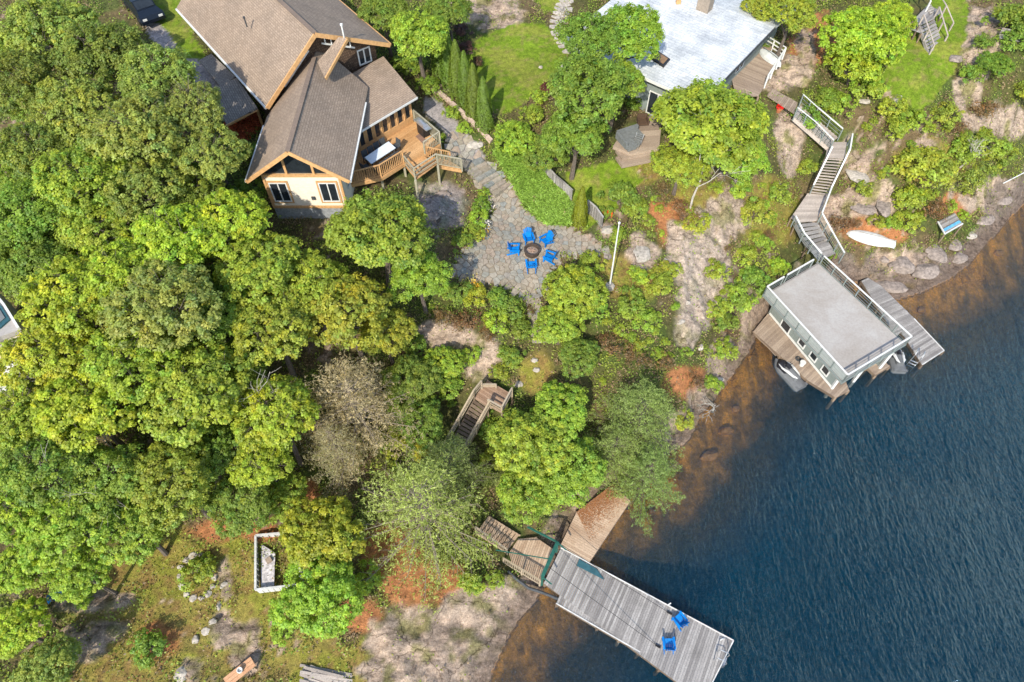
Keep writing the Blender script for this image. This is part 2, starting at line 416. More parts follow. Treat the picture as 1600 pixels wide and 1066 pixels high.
shore_rock = np.clip((1.5 + nzb * 2.5 - SD) / .5, 0, 1) * LAND * (PXg > 560)
mk_rock = np.maximum(mk_rock, shore_rock)
mk_rock = np.maximum(mk_rock, np.clip((nzf + nz2 - 1.28) * 10, 0, 1) * .9 * (PXg > 940) * (PYg > 150) * LAND)
mk_rock = np.maximum(mk_rock, np.clip((nzf + nz2 - 1.33) * 10, 0, 1) * .9 * LAND)
mk_rust = blobmask(PXg, PYg, RUSTB, nzb * 2.0, .6)
mk_olive = blobmask(PXg, PYg, OLIVEB, nzb * 1.5, .6)
mk_lawn = np.zeros_like(GX)
for poly in LAWNS: mk_lawn = np.maximum(mk_lawn, polymask(PXg, PYg, poly, nzb * 2.0))
mk_gravel = np.zeros_like(GX)
for poly in GRAVEL: mk_gravel = np.maximum(mk_gravel, polymask(PXg, PYg, poly, nzb * 1.2))
mk_patio = polymask(PXg, PYg, PATIO, nzb * .4)
mk_reed = polymask(PXg, PYg, REEDS, nzb)
calm = np.maximum(np.maximum(mk_lawn, mk_patio), mk_gravel)
mk_rock = mk_rock * (1 - calm)
# relief: blocky bedrock, hummocky forest floor
rid = 1 - np.abs(2 * fbm(GX * .55 + nzb, GY * .55, 77, 4) - 1)
blk = np.abs(vnoise(GX * 1.1 + nz2 * 3, GY * 1.6, 91) - .5)
GZ = GZ + LAND * np.clip(SD / 1.2, 0, 1) * (1 - calm) * (mk_rock * ((rid - .75) * .9 + (blk - .25) * .35 + (nzf - .5) * .12) + (1 - mk_rock) * nzb * .28)
GZ = np.where(LAND, np.maximum(GZ, .03), GZ)
def C3(*a): return np.array(a)
def lay(col, m, c): return col * (1 - m[..., None]) + np.array(c) * m[..., None]
col = C3(.085, .085, .028) * np.ones(GX.shape + (1,))
col = lay(col, np.clip((nz2 - .42) * 5, 0, 1), (.13, .095, .05))
col = lay(col, np.clip((nzb + .05) * 5, 0, 1) * .7, (.07, .11, .022))
col = lay(col, mk_olive, (.25, .21, .05)); col = lay(col, mk_olive * np.clip((nzb) * 8, 0, 1) * .8, (.20, .21, .03)); col = lay(col, mk_olive * np.clip((nzf - .52) * 8, 0, 1) * .6, (.20, .10, .05))
col = lay(col, mk_rust, (.36, .155, .065))
rk = C3(.35, .28, .222) * (0.72 + .6 * nzf[..., None]); rk = lay(rk, np.clip((nz2 - .5) * 4, 0, 1) * .6, (.31, .235, .185))
mossy = np.clip((fbm(GX * 1.5, GY * 1.5, 15, 3) - .56) * 9, 0, 1)
rk = lay(rk, mossy * .75, (.15, .15, .045))
pale = np.exp(-(((PXg - 1085) / 50) ** 2 + ((PYg - 430) / 100) ** 2)); rk = lay(rk, pale * .6, (.42, .36, .31))
wet = np.clip((.75 - GZ) / .6, 0, 1) * LAND; rk = lay(rk, np.clip((2.3 - SD + nzb * 3) / .8, 0, 1) * (PXg > 1290) * .85, (.16, .13, .11)); rk = lay(rk, wet * .75, (.14, .105, .085))
col = col * (1 - mk_rock[..., None]) + rk * mk_rock[..., None]
slate = np.exp(-(((PXg - 690) / 55) ** 2 + ((PYg - 322) / 45) ** 2) * 1.5) * mk_rock; col = lay(col, slate * .7, (.17, .19, .22))
col = lay(col, mk_gravel, (.31, .28, .27)); col = lay(col, mk_patio, (.27, .215, .16))
lw = C3(.14, .215, .016) * (0.75 + .5 * fbm(GX * .6, GY * .6, 3)[..., None])
col = col * (1 - mk_lawn[..., None]) + lw * mk_lawn[..., None]
edge = mk_lawn * np.clip((fbm(GX * .8, GY * .8, 88, 4) - .5) * 6, 0, 1); col = lay(col, edge * .6, (.26, .26, .05)); brn = mk_lawn * np.clip((nzf - .6) * 8, 0, 1) * .5; col = lay(col, brn, (.25, .19, .08))
col = lay(col, mk_reed, (.16, .22, .05))
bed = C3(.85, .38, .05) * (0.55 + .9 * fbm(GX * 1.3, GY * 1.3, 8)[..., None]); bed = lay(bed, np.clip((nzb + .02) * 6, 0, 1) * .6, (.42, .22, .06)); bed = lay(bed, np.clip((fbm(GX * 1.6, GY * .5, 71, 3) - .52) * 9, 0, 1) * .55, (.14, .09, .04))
bed = lay(bed, np.clip((-GZ - .65) / .9, 0, 1) * .97, (.085, .062, .03)); bed = lay(bed, np.clip((-GZ - 2.0) / 2.4, 0, 1), (.003, .07, .165))  # deep water's light loss and blue scatter painted into the bed colour by depth
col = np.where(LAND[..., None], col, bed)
ny, nx = GX.shape
me = bpy.data.meshes.new('ground')
vv = np.stack([GX, GY, GZ], -1).reshape(-1, 3).astype(np.float32)
ii = (np.arange(ny - 1)[:, None] * nx + np.arange(nx - 1)[None]).ravel()
ff = np.stack([ii, ii + 1, ii + nx + 1, ii + nx], 1).astype(np.int32)
def fast_mesh(me, vv, ff):
    k = ff.shape[1]
    me.vertices.add(len(vv)); me.vertices.foreach_set('co', np.ascontiguousarray(vv, np.float32).ravel())
    me.loops.add(ff.size); me.loops.foreach_set('vertex_index', np.ascontiguousarray(ff, np.int32).ravel())
    me.polygons.add(len(ff)); me.polygons.foreach_set('loop_start', np.arange(0, ff.size, k, dtype=np.int32))
    me.update(calc_edges=True)
fast_mesh(me, vv, ff)
def set_vcol(me, name, c):
    a = me.color_attributes.new(name, 'FLOAT_COLOR', 'POINT')
    d = np.ones((len(c), 4), np.float32); d[:, :c.shape[1]] = c; a.data.foreach_set('color', d.ravel())
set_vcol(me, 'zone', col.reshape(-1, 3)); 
set_vcol(me, 'kindmask', np.stack([mk_rock, mk_lawn, (~LAND).astype(float)], -1).reshape(-1, 3))
me.polygons.foreach_set('use_smooth', np.ones(len(ff), bool))
gm, t = new_mat('ground_cover_soil_rock')
zc = N(t, 'ShaderNodeAttribute'); zc.attribute_name = 'zone'; km = N(t, 'ShaderNodeAttribute'); km.attribute_name = 'kindmask'
sp = N(t, 'ShaderNodeSeparateColor'); L(t, km.outputs['Color'], sp.inputs[0]); p = pos(t)
n1 = noise(t, p, 3.2, 6, .7); n2 = noise(t, p, 14, 5, .75); n3 = noise(t, p, 1.1, 6, .7, 1.5)
a = mixrgb(t, 'MULTIPLY', .9, zc.outputs['Color'], ramp(t, n1, [(.3, (.55, .55, .55)), (.5, (.95, .95, .95)), (.7, (1.45, 1.4, 1.35))]))
a = mixrgb(t, 'MULTIPLY', .8, a, ramp(t, n2, [(.3, (.5, .5, .5)), (.7, (1.5, 1.5, 1.5))]))
smap = N(t, 'ShaderNodeMapping'); smap.inputs['Rotation'].default_value = (0, 0, .9); smap.inputs['Scale'].default_value = (.35, 1.6, 1); L(t, p, smap.inputs['Vector'])
n4 = noise(t, smap.outputs[0], 1.7, 6, .75, .7)
crk = ramp(t, n4, [(.30, (.34, .31, .29)), (.42, (.85, .82, .8)), (.56, (1.15, 1.13, 1.1)), (.72, (.65, .57, .52))])
vor = N(t, 'ShaderNodeTexVoronoi'); vor.feature = 'DISTANCE_TO_EDGE'; vor.inputs['Scale'].default_value = .8; vor.inputs['Randomness'].default_value = 1
wv = N(t, 'ShaderNodeVectorMath'); wv.operation = 'ADD'; nv3 = N(t, 'ShaderNodeTexNoise'); nv3.inputs['Scale'].default_value = 1.5; L(t, p, nv3.inputs['Vector']); L(t, p, wv.inputs[0]); L(t, nv3.outputs['Color'], wv.inputs[1]); L(t, wv.outputs[0], vor.inputs['Vector'])
vor.inputs['Scale'].default_value = .33
vc = ramp(t, vor.outputs['Distance'], [(.0, (.36, .33, .30)), (.013, (1, 1, 1))])
crk = mixrgb(t, 'MULTIPLY', 1, crk, vc)
lich = ramp(t, noise(t, p, 6, 5, .8), [(.38, (.8, .76, .7)), (.50, (1, 1, 1)), (.64, (1.22, 1.2, 1.16))])
rc = mixrgb(t, 'MULTIPLY', 1, mixrgb(t, 'MULTIPLY', 1, a, crk), lich)
a = mixrgb(t, 'MIX', sp.outputs[0], a, rc)
hh = N(t, 'ShaderNodeMath'); hh.operation = 'ADD'; L(t, n1, hh.inputs[0]); L(t, n2, hh.inputs[1])
finish(t, a, .95, hh.outputs[0], .6, .12, .15)
me.materials.append(gm)
ground = link(bpy.data.objects.new('ground', me)); ground['kind'] = 'structure'

# height lookup on the finished sheet
ix0 = int(np.searchsorted(gx, -54 + 1e-4)); iy0 = int(np.searchsorted(gy, 1 + 1e-4))
X0, Y0 = gx[ix0], gy[iy0]
def hgt(x, y):
    fx = np.clip((np.asarray(x, float) - X0) / STEP + ix0, 0, nx - 2.001); fy = np.clip((np.asarray(y, float) - Y0) / STEP + iy0, 0, ny - 2.001)
    i = fx.astype(int); j = fy.astype(int); a = fx - i; b = fy - j
    return GZ[j, i] * (1 - a) * (1 - b) + GZ[j, i + 1] * a * (1 - b) + GZ[j + 1, i] * (1 - a) * b + GZ[j + 1, i + 1] * a * b
def mask_at(m, x, y):
    i = np.clip(((np.asarray(x) - X0) / STEP + ix0 + .5), 0, nx - 1).astype(int); j = np.clip(((np.asarray(y) - Y0) / STEP + iy0 + .5), 0, ny - 1).astype(int)
    return m[j, i]
def G(px, py, up=0.0, it=10):
    z = 5.0
    for _ in range(it):
        p = P(px, py, z + up); z = .5 * z + .5 * float(hgt(p.x, p.y))
    p = P(px, py, z + up); return Vector((p.x, p.y, float(hgt(p.x, p.y))))

# ------------------------------------------------------------------ lake: clear brown-stained water, rippled by wind
wm, t = new_mat('lake_water'); p = pos(t)
mp = N(t, 'ShaderNodeMapping'); mp.inputs['Rotation'].default_value = (0, 0, math.radians(-28)); mp.inputs['Scale'].default_value = (1.0, .38, 1); L(t, p, mp.inputs['Vector'])
w1 = noise(t, mp.outputs[0], 5.5, 5, .66, .8); w2 = noise(t, mp.outputs[0], 1.1, 3, .5, .4)
mm = N(t, 'ShaderNodeMath'); mm.operation = 'MULTIPLY_ADD'; L(t, w2, mm.inputs[0]); mm.inputs[1].default_value = 1.1; L(t, w1, mm.inputs[2])
bp = N(t, 'ShaderNodeBump'); bp.inputs['Strength'].default_value = 1.0; bp.inputs['Distance'].default_value = .20; wp = noise(t, p, .09, 3, .5, 1.0); wr = ramp(t, wp, [(.35, (.75, .75, .75)), (.65, (1.1, 1.1, 1.1))]); pm = N(t, 'ShaderNodeMath'); pm.operation = 'MULTIPLY'; L(t, mm.outputs[0], pm.inputs[0]); L(t, wr, pm.inputs[1])
RC = P(1200, 700, 0); ms_ = N(t, 'ShaderNodeVectorMath'); ms_.operation = 'DISTANCE'; L(t, p, ms_.inputs[0]); ms_.inputs[1].default_value = tuple(RC)
sn = N(t, 'ShaderNodeMath'); sn.operation = 'MULTIPLY'; L(t, ms_.outputs['Value'], sn.inputs[0]); sn.inputs[1].default_value = 9.0
s2 = N(t, 'ShaderNodeMath'); s2.operation = 'SINE'; L(t, sn.outputs[0], s2.inputs[0]); fo = N(t, 'ShaderNodeMapRange'); L(t, ms_.outputs['Value'], fo.inputs[0]); fo.inputs[1].default_value = 1; fo.inputs[2].default_value = 8; fo.inputs[3].default_value = .07; fo.inputs[4].default_value = 0
s3 = N(t, 'ShaderNodeMath'); s3.operation = 'MULTIPLY_ADD'; L(t, s2.outputs[0], s3.inputs[0]); L(t, fo.outputs[0], s3.inputs[1]); L(t, pm.outputs[0], s3.inputs[2])
L(t, s3.outputs[0], bp.inputs['Height'])
tr = N(t, 'ShaderNodeBsdfTransparent'); tr.inputs[0].default_value = (.93, .96, .95, 1)
df = N(t, 'ShaderNodeBsdfDiffuse'); df.inputs[0].default_value = (.003, .09, .17, 1); L(t, bp.outputs[0], df.inputs['Normal'])
m1 = N(t, 'ShaderNodeMixShader'); m1.inputs[0].default_value = .16; L(t, tr.outputs[0], m1.inputs[1]); L(t, df.outputs[0], m1.inputs[2])
gl = N(t, 'ShaderNodeBsdfGlossy'); gl.inputs['Roughness'].default_value = .08; gl.inputs[0].default_value = (.5, .72, .95, 1); L(t, bp.outputs[0], gl.inputs['Normal'])
fr = N(t, 'ShaderNodeFresnel'); fr.inputs['IOR'].default_value = 1.33; L(t, bp.outputs[0], fr.inputs['Normal'])
m2 = N(t, 'ShaderNodeMixShader'); L(t, fr.outputs[0], m2.inputs[0]); L(t, m1.outputs[0], m2.inputs[1]); L(t, gl.outputs[0], m2.inputs[2])
ab = N(t, 'ShaderNodeVolumeAbsorption'); ab.inputs['Color'].default_value = (.66, .62, .52, 1); ab.inputs['Density'].default_value = .22
o = N(t, 'ShaderNodeOutputMaterial'); L(t, m2.outputs[0], o.inputs[0]); L(t, ab.outputs[0], o.inputs['Volume'])
bxv = [(-690, -690, 0), (690, -690, 0), (690, 690, 0), (-690, 690, 0), (-690, -690, -12), (690, -690, -12), (690, 690, -12), (-690, 690, -12)]
wo_ = mesh_obj('water', bxv, [(0, 1, 2, 3), (7, 6, 5, 4), (0, 4, 5, 1), (1, 5, 6, 2), (2, 6, 7, 3), (3, 7, 4, 0)], wm); wo_['kind'] = 'structure'

# ------------------------------------------------------------------ leaf scatter helper
def leaf_quads(c, nrm, size, asp, rg):
    """kite-shaped leaves at c with normals nrm"""
    n = len(c); nrm = nrm / np.linalg.norm(nrm, axis=1, keepdims=True)
    r = rg.normal(size=(n, 3)); u = np.cross(nrm, r); u /= np.linalg.norm(u, axis=1, keepdims=True); v = np.cross(nrm, u)
    s = np.asarray(size).reshape(-1, 1)
    V = np.empty((n, 4, 3), np.float32)
    V[:, 0] = c - u * s * .5; V[:, 1] = c + v * s * .5 * asp + nrm * s * .08; V[:, 2] = c + u * s * .5; V[:, 3] = c - v * s * .5 * asp + nrm * s * .08
    return V.reshape(-1, 3), np.arange(4 * n, dtype=np.int32).reshape(-1, 4)
def leaf_mesh(name, c, nrm, size, tint, asp=.7, seed=0, mat=None):
    rg = np.random.default_rng(seed); V, F = leaf_quads(c, nrm, size, asp, rg)
    me = bpy.data.meshes.new(name); fast_mesh(me, V, F); set_vcol(me, 'tint', np.repeat(tint, 4, axis=0)); me.materials.append(mat or M_leaf)
    return me
# ------------------------------------------------------------------ undergrowth (uncountable): low leaves over soil
def scatter_cover(name, nn, keep, colf, size, up, seed, hgtup=.25):
    rg = np.random.default_rng(seed)
    x = rg.uniform(-50, 50, nn * 3); y = rg.uniform(4, 66, nn * 3)
    h = hgt(x, y); px, py = to_px(x, y, h)
    ok = (px > -60) & (px < 1660) & (py > -60) & (py < 1120) & (h > .25)
    k = keep(x, y, px, py); ok &= rg.random(len(x)) < k
    x, y, px, py = x[ok][:nn], y[ok][:nn], px[ok][:nn], py[ok][:nn]
    cl = vnoise(x * 2.3, y * 2.3, seed) * .6 + vnoise(x * 6, y * 6, seed + 3) * .4
    z = hgt(x, y) + rg.random(len(x)) ** 1.5 * hgtup * (.3 + 1.4 * cl)
    nr = rg.normal(size=(len(x), 3)) * .55 + np.array(up); c = np.stack([x, y, z], -1)
    tint = colf(x, y, rg) * (0.65 + .7 * rg.random((len(x), 1)))
    sz = size * (.6 + .9 * rg.random(len(x)))
    me = leaf_mesh(name, c, nr, sz, tint, .6, seed, M_cover)
    o = link(bpy.data.objects.new(name, me)); o['kind'] = 'stuff'; return o
CLEAR = [[(545,225),(566,200),(600,190),(650,165),(695,205),(730,245),(728,270),(660,292),(548,300)],[(1195,430),(1290,380),(1430,500),(1330,620),(1170,520)],[(690,700),(745,588),(805,610),(790,655),(765,650),(725,720)],[(740,800),(870,850),(850,920),(780,880)],[(1232,172),(1245,158),(1330,212),(1330,240),(1295,320),(1300,400),(1260,395),(1232,340),(1285,240)],[(955,190),(1035,175),(1035,265),(960,250)],[(1425,-20),(1485,-20),(1480,75),(1450,90),(1415,40)],[(1140,110),(1190,65),(1225,90),(1190,155)]]
def keep_under(x, y, px, py):
    cl = np.ones(px.shape)
    for c in CLEAR: cl = cl * (1 - inpoly(px, py, np.array(c, float)))
    k = cl * .95 * (1 - mask_at(calm, x, y)) * (1 - .93 * mask_at(mk_rock, x, y)) * (1 - .9 * mask_at(mk_rust, x, y)) * (1 - .55 * mask_at(mk_olive, x, y))
    return k * np.clip((vnoise(x * .9, y * .9, 12) - .25) * 3, .12, 1)
def col_under(x, y, rg):
    a = vnoise(x * .5, y * .5, 3)[:, None]; b = vnoise(x * 1.7, y * 1.7, 33)[:, None]
    c = np.array([.17, .26, .04]) * (1 - a) + np.array([.28, .33, .045]) * a
    dry = (np.clip((b - .55) * 6, 0, 1) * (rg.random(b.shape) < .8))
    c = c * (1 - dry) + np.array([.26, .18, .10]) * dry
    dd = (rg.random(b.shape) < .12); return c * (1 - dd) + np.array([.26, .19, .11]) * dd
scatter_cover('undergrowth', 300000, keep_under, col_under, .125, (0, -.1, .8), 5, .45)
# dry grass and moss in the clearing
def keep_dry(x, y, px, py): return np.clip(mask_at(mk_olive, x, y) + .5 * mask_at(mk_rust, x, y), 0, 1) * (1 - mask_at(calm, x, y)) * (1 - .8 * mask_at(mk_rock, x, y)) * np.clip((vnoise(x * 1.2, y * 1.2, 19) - .2) * 2, .1, 1)
def col_dry(x, y, rg):
    a = np.clip((vnoise(x * .7, y * .7, 23) - .3) * 2.5, 0, 1)[:, None]
    return np.array([.33, .26, .09]) * (1 - a) + np.array([.29, .31, .04]) * a
scatter_cover('dry_grass', 60000, keep_dry, col_dry, .10, (0, 0, .6), 6, .08)
# reed bed beside the patio: tall arching blades
rg = np.random.default_rng(3)
xs, ys = [], []
rp = np.array([tuple(G(*q))[:2] for q in REEDS]); lo, hi = rp.min(0), rp.max(0)
x = rg.uniform(lo[0], hi[0], 60000); y = rg.uniform(lo[1], hi[1], 60000); k = inpoly(x, y, rp); x, y = x[k][:9000], y[k][:9000]; n = len(x)
z = hgt(x, y) - .02; hh = .16 + .2 * rg.random(n) + .2 * vnoise(x * 1.2, y * 1.2, 4)
az = vnoise(x * .8, y * .8, 9) * 3 + rg.normal(size=n) * 1.3; ln = .15 + .3 * rg.random(n)
b = np.stack([x, y, z], -1); tip = b + np.stack([np.cos(az) * ln, np.sin(az) * ln, hh], -1); mid = b + np.stack([np.cos(az) * ln * .35, np.sin(az) * ln * .35, hh * .7], -1)
sd_ = np.stack([-np.sin(az), np.cos(az), 0 * az], -1) * (.022 + .02 * rg.random((n, 1)))
V = np.stack([b - sd_ * .6, b + sd_ * .6, mid + sd_, tip, mid - sd_], 1).reshape(-1, 3); F = np.arange(5 * n).reshape(-1, 5)
me = bpy.data.meshes.new('tall_grass'); fast_mesh(me, V, F)
tn = np.array([.27, .42, .07]) * (0.6 + .8 * rg.random((n, 1))) * (0.7 + .6 * vnoise(x * .9, y * .9, 2)[:, None]); yl = rg.random((n, 1)) < .15; tn = tn * (1 - yl) + np.array([.5, .48, .18]) * yl
set_vcol(me, 'tint', np.repeat(tn, 5, axis=0)); me.materials.append(M_cover)
o = link(bpy.data.objects.new('tall_grass', me)); o['kind'] = 'stuff'
n = 15000; i = rg.integers(0, len(x), n); x2 = x[i] + rg.normal(size=n) * .1; y2 = y[i] + rg.normal(size=n) * .1; az2 = vnoise(x2 * .8, y2 * .8, 9) * 3 + rg.normal(size=n) * 1.2
z2 = hgt(x2, y2) + .22 + .2 * vnoise(x2 * 1.2, y2 * 1.2, 4) + .1 * rg.random(n); uu = np.stack([np.cos(az2), np.sin(az2), rg.normal(size=n) * .45], -1); uu /= np.linalg.norm(uu, axis=1, keepdims=True)
nn_ = np.array([0, 0, 1.0]) + rg.normal(size=(n, 3)) * .3; vv2 = np.cross(nn_, uu); vv2 /= np.linalg.norm(vv2, axis=1, keepdims=True); ln2 = .18 + .2 * rg.random((n, 1)); c2_ = np.stack([x2, y2, z2], -1)
V = np.stack([c2_ - uu * ln2, c2_ + vv2 * .032, c2_ + uu * ln2 - np.array([0, 0, .06]), c2_ - vv2 * .032], 1).reshape(-1, 3)
me = bpy.data.meshes.new('tall_grass'); fast_mesh(me, V, np.arange(4 * n).reshape(-1, 4)); t2 = np.array([.27, .42, .07]) * (0.7 + .8 * rg.random((n, 1))); set_vcol(me, 'tint', np.repeat(t2, 4, axis=0)); me.materials.append(M_cover)
o = link(bpy.data.objects.new('tall_grass', me)); o['kind'] = 'stuff'
# short lawn blades
def keep_lawn(x, y, px, py): return mask_at(mk_lawn, x, y)
def col_lawn(x, y, rg):
    a = vnoise(x * 1.1, y * 1.1, 29)[:, None]; return np.array([.14, .235, .014]) * (1 - a) + np.array([.20, .28, .02]) * a
scatter_cover('lawn_grass', 90000, keep_lawn, col_lawn, .06, (0, 0, .5), 8, .03)

# ------------------------------------------------------------------ crowns
def crown_geo(seed, Rr=3.0, tall=.75, nlobe=9, nclump=230, per=60, leaf=.15, cr=.36, flat=.55, spread=1.0, gap=.25, up=.9):
    rg = np.random.default_rng(seed); lobes = []
    for i in range(nlobe):
        a = 2.4 * i + rg.uniform(0, 1); rr = Rr * .62 * math.sqrt((i + .3) / nlobe) * rg.uniform(.8, 1.15)
        lr = Rr * rg.uniform(.30, .48) * (9 / nlobe) ** .22; zc_ = Rr * tall * (1 - (rr / Rr) ** 1.6) * rg.uniform(.75, 1.1)
        lobes.append((rr * math.cos(a), rr * math.sin(a), zc_, lr))
    lobes = np.array(lobes); pts, outs = [], []
    while len(pts) < nclump:
        l = lobes[rg.integers(nlobe)]; d = rg.normal(size=3); d /= np.linalg.norm(d)
        if d[2] < -.6 and rg.random() < .7: continue
        d2 = d * np.array([1, 1, .8]); q = l[:3] + d2 * l[3] * rg.uniform(.72, 1.08)
        inside = (((q - lobes[:, :3]) ** 2).sum(1) < (lobes[:, 3] * .72) ** 2).any()
        if inside and rg.random() < .85: continue
        if vnoise(np.array([q[0] * .9 + 50]), np.array([q[1] * .9 + q[2]]), seed)[0] < gap: continue
        pts.append(q); outs.append(d)
    pts = np.array(pts); outs = np.array(outs); m = len(pts)
    crs = cr * rg.uniform(.6, 1.35, m); cb = rg.uniform(.72, 1.22, m); hue = rg.normal(0, .07, m)
    idx = np.repeat(np.arange(m), per); k = len(idx)
    d = rg.normal(size=(k, 3)); d /= np.linalg.norm(d, axis=1, keepdims=True); rad = rg.random(k) ** .4
    off = d * rad[:, None] * crs[idx, None] * np.array([1, 1, flat]); c = pts[idx] + off
    c[:, 2] -= (np.hypot(off[:, 0], off[:, 1]) ** 2) / (crs[idx] * 2.2)
    nrm = d * .55 + outs[idx] * .35 + np.array([0, 0, up]) + rg.normal(size=(k, 3)) * .38
    size = leaf * rg.uniform(.65, 1.3, k)
    tint = np.stack([1 + hue[idx] * 1.5, 1 + hue[idx] * .3, 1 - hue[idx]], -1) * (cb[idx] * rg.uniform(.75, 1.25, k))[:, None]
    return c, nrm, size, tint, lobes, pts
def limbs_geo(lobes, h, Rr, seed, r0=.16):
    """trunk from -h up into the crown, with a limb to every lobe and twigs"""
    rr = random.Random(seed); top = Rr * .55; parts = [tube([(0, 0, -h), (rr.uniform(-.2, .2), rr.uniform(-.2, .2), -h * .4), (0, 0, 0), (.1, 0, top)], [r0 * 1.5, r0, r0 * .75, r0 * .2], 7)]
    for l in lobes:
        s = (0, 0, rr.uniform(-.35 * h, .3)); e = Vector(l[:3]); m_ = Vector(s).lerp(e, .5) + Vector((0, 0, -.2))
        parts.append(tube([s, m_, e], [r0 * .5, r0 * .3, r0 * .1], 5))
        for k in range(4):
            d = Vector((rr.gauss(0, 1), rr.gauss(0, 1), abs(rr.gauss(0, .6)))).normalized() * l[3] * .9
            parts.append(tube([m_.lerp(e, .6 + .1 * k), e + d], [r0 * .16, r0 * .04], 4))
    return join(parts)
PROTO = {}
def proto_mesh(kind, seed, **kw):
    c, nr, sz, ti, lb, pt = crown_geo(seed, **kw); me = leaf_mesh('crown', c, nr, sz, ti, .72, seed)
    return me, lb, kw.get('Rr', 3.0)
def make_protos(kind, n, h, **kw):
    L_ = []
    for i in range(n):
        me, lb, Rr = proto_mesh(kind, 100 * len(PROTO) + i + 1, **kw); V, F = limbs_geo(lb, h, Rr, i, .05 * Rr)
        tm = bpy.data.meshes.new('trunk'); tm.from_pydata([tuple(v) for v in V], [], F); tm.materials.append(M_bark); L_.append((me, tm, h, Rr))
    PROTO[kind] = L_
make_protos('maple', 4, 5.0, tall=.6, nclump=560, per=32, leaf=.16, cr=.26, gap=.14, nlobe=14)
make_protos('oak', 3, 5.0, tall=.6, nclump=560, per=34, leaf=.145, cr=.28, gap=.14, flat=.6, nlobe=17)
make_protos('fine', 3, 5.0, nclump=640, per=32, leaf=.13, cr=.23, gap=.12, nlobe=20, tall=.6)
make_protos('shrub', 4, .35, Rr=1.0, nclump=60, per=34, leaf=.11, cr=.20, gap=.2, nlobe=6, tall=.55)
make_protos('dryshrub', 2, .35, Rr=1.0, nclump=46, per=24, leaf=.08, cr=.22, gap=.3, nlobe=6, tall=.45, up=.3)
def pine_protos(kind, n, lv, nb, tuft, h=9.0, Rr=3.4, droop=.1, bark=None):
    L_ = []
    for s in range(n):
        rg = np.random.default_rng(700 + s + len(PROTO) * 10); rr = random.Random(s + 50); cs, ns = [], []; br = [tube([(0, 0, -h * .62), (0, 0, h * .1), (0, 0, h * .38)], [.17, .12, .03], 7)]
        for k in range(lv):
            f = k / (lv - 1); z0 = -h * .35 + f * h * .72; ln = Rr * (1 - f) ** .6 * .95 + .35
            for j in range(nb):
                a = 2 * math.pi * (j + rr.random() * .7) / nb + k * 1.1; lj = ln * rr.uniform(.45, 1.2)
                e = Vector((math.cos(a) * lj, math.sin(a) * lj, z0 + lj * (.18 + .35 * f - droop))); b0 = Vector((0, 0, z0)); mdl = b0.lerp(e, .5) + Vector((0, 0, -.12 * lj * .5))
                br.append(tube([b0, mdl, e], [.045, .028, .01], 4))
                nt_ = max(3, int(lj * 5))
                for q in range(nt_):
                    g = .28 + .72 * (q + rr.random()) / nt_; p0 = b0.lerp(mdl, g * 2) if g < .5 else mdl.lerp(e, g * 2 - 1)
                    sd2 = 1 if q % 2 else -1; ta = a + sd2 * rr.uniform(.5, 1.1); tl = (.25 + .55 * (1 - abs(g - .6))) * rr.uniform(.5, 1.1)
                    tp = p0 + Vector((math.cos(ta) * tl, math.sin(ta) * tl, rr.uniform(.0, .18)))
                    if q % 2 == 0: br.append(tube([p0, tp], [.014, .005], 3))
                    for w in range(tuft):
                        cs.append(p0.lerp(tp, .35 + .7 * w / max(1, tuft - 1)) ); ns.append((math.cos(ta), math.sin(ta), .3))
        cs = np.array([tuple(c) for c in cs]); per = 9; idx = np.repeat(np.arange(len(cs)), per); k = len(idx)
        c = cs[idx] + rg.normal(size=(k, 3)) * .075; nr = rg.normal(size=(k, 3)) * .8 + np.array([0, 0, .7])
        ti = (rg.uniform(.75, 1.25, len(cs))[idx] * rg.uniform(.75, 1.25, k))[:, None] * np.ones((1, 3))
        me = leaf_mesh('crown', c, nr, .17 * rg.uniform(.6, 1.3, k), ti, .28, s)
        V, F = join(br); tm = bpy.data.meshes.new('trunk'); tm.from_pydata([tuple(v) for v in V], [], F); tm.materials.append(bark or M_bark); L_.append((me, tm, h * .6, Rr))
    PROTO[kind] = L_
pine_protos('pine', 2, 13, 7, 3)
pine_protos('barepine', 2, 11, 8, 2, bark=plain('pine_twig_bark', (.24, .20, .15), .95, .3, 12))
def cone_protos():
    L_ = []
    for s in range(2):
        rg = np.random.default_rng(900 + s); k = 9000; f = rg.random(k) ** .75; a = rg.uniform(0, 6.283, k)
        rad = .62 * (1 - f) ** .75 * (f + .12) ** .18 * (0.86 + .16 * np.sin(a * 5 + f * 9) + .08 * rg.random(k)) + .03
        rad *= np.where(rg.random(k) < .2, rg.uniform(.6, 1, k), 1)
        c = np.stack([np.cos(a) * rad, np.sin(a) * rad, f * 3.0], -1); nr = np.stack([np.cos(a), np.sin(a), .5 + 0 * a], -1) + rg.normal(size=(k, 3)) * .35
        ti = (0.75 + .5 * rg.random((k, 1))) * (.8 + .4 * vnoise(a * 3, f * 14, 3)[:, None]) * np.ones((1, 3))
        me = leaf_mesh('crown', c, nr, .085 * rg.uniform(.7, 1.3, k), ti, .6, s); V, F = tube([(0, 0, -.1), (0, 0, 2.6)], [.07, .02], 6)
        tm = bpy.data.meshes.new('trunk'); tm.from_pydata([tuple(v) for v in V], [], F); tm.materials.append(M_bark); L_.append((me, tm, 0, .62))
    PROTO['cedar'] = L_
cone_protos()
cnt = {}
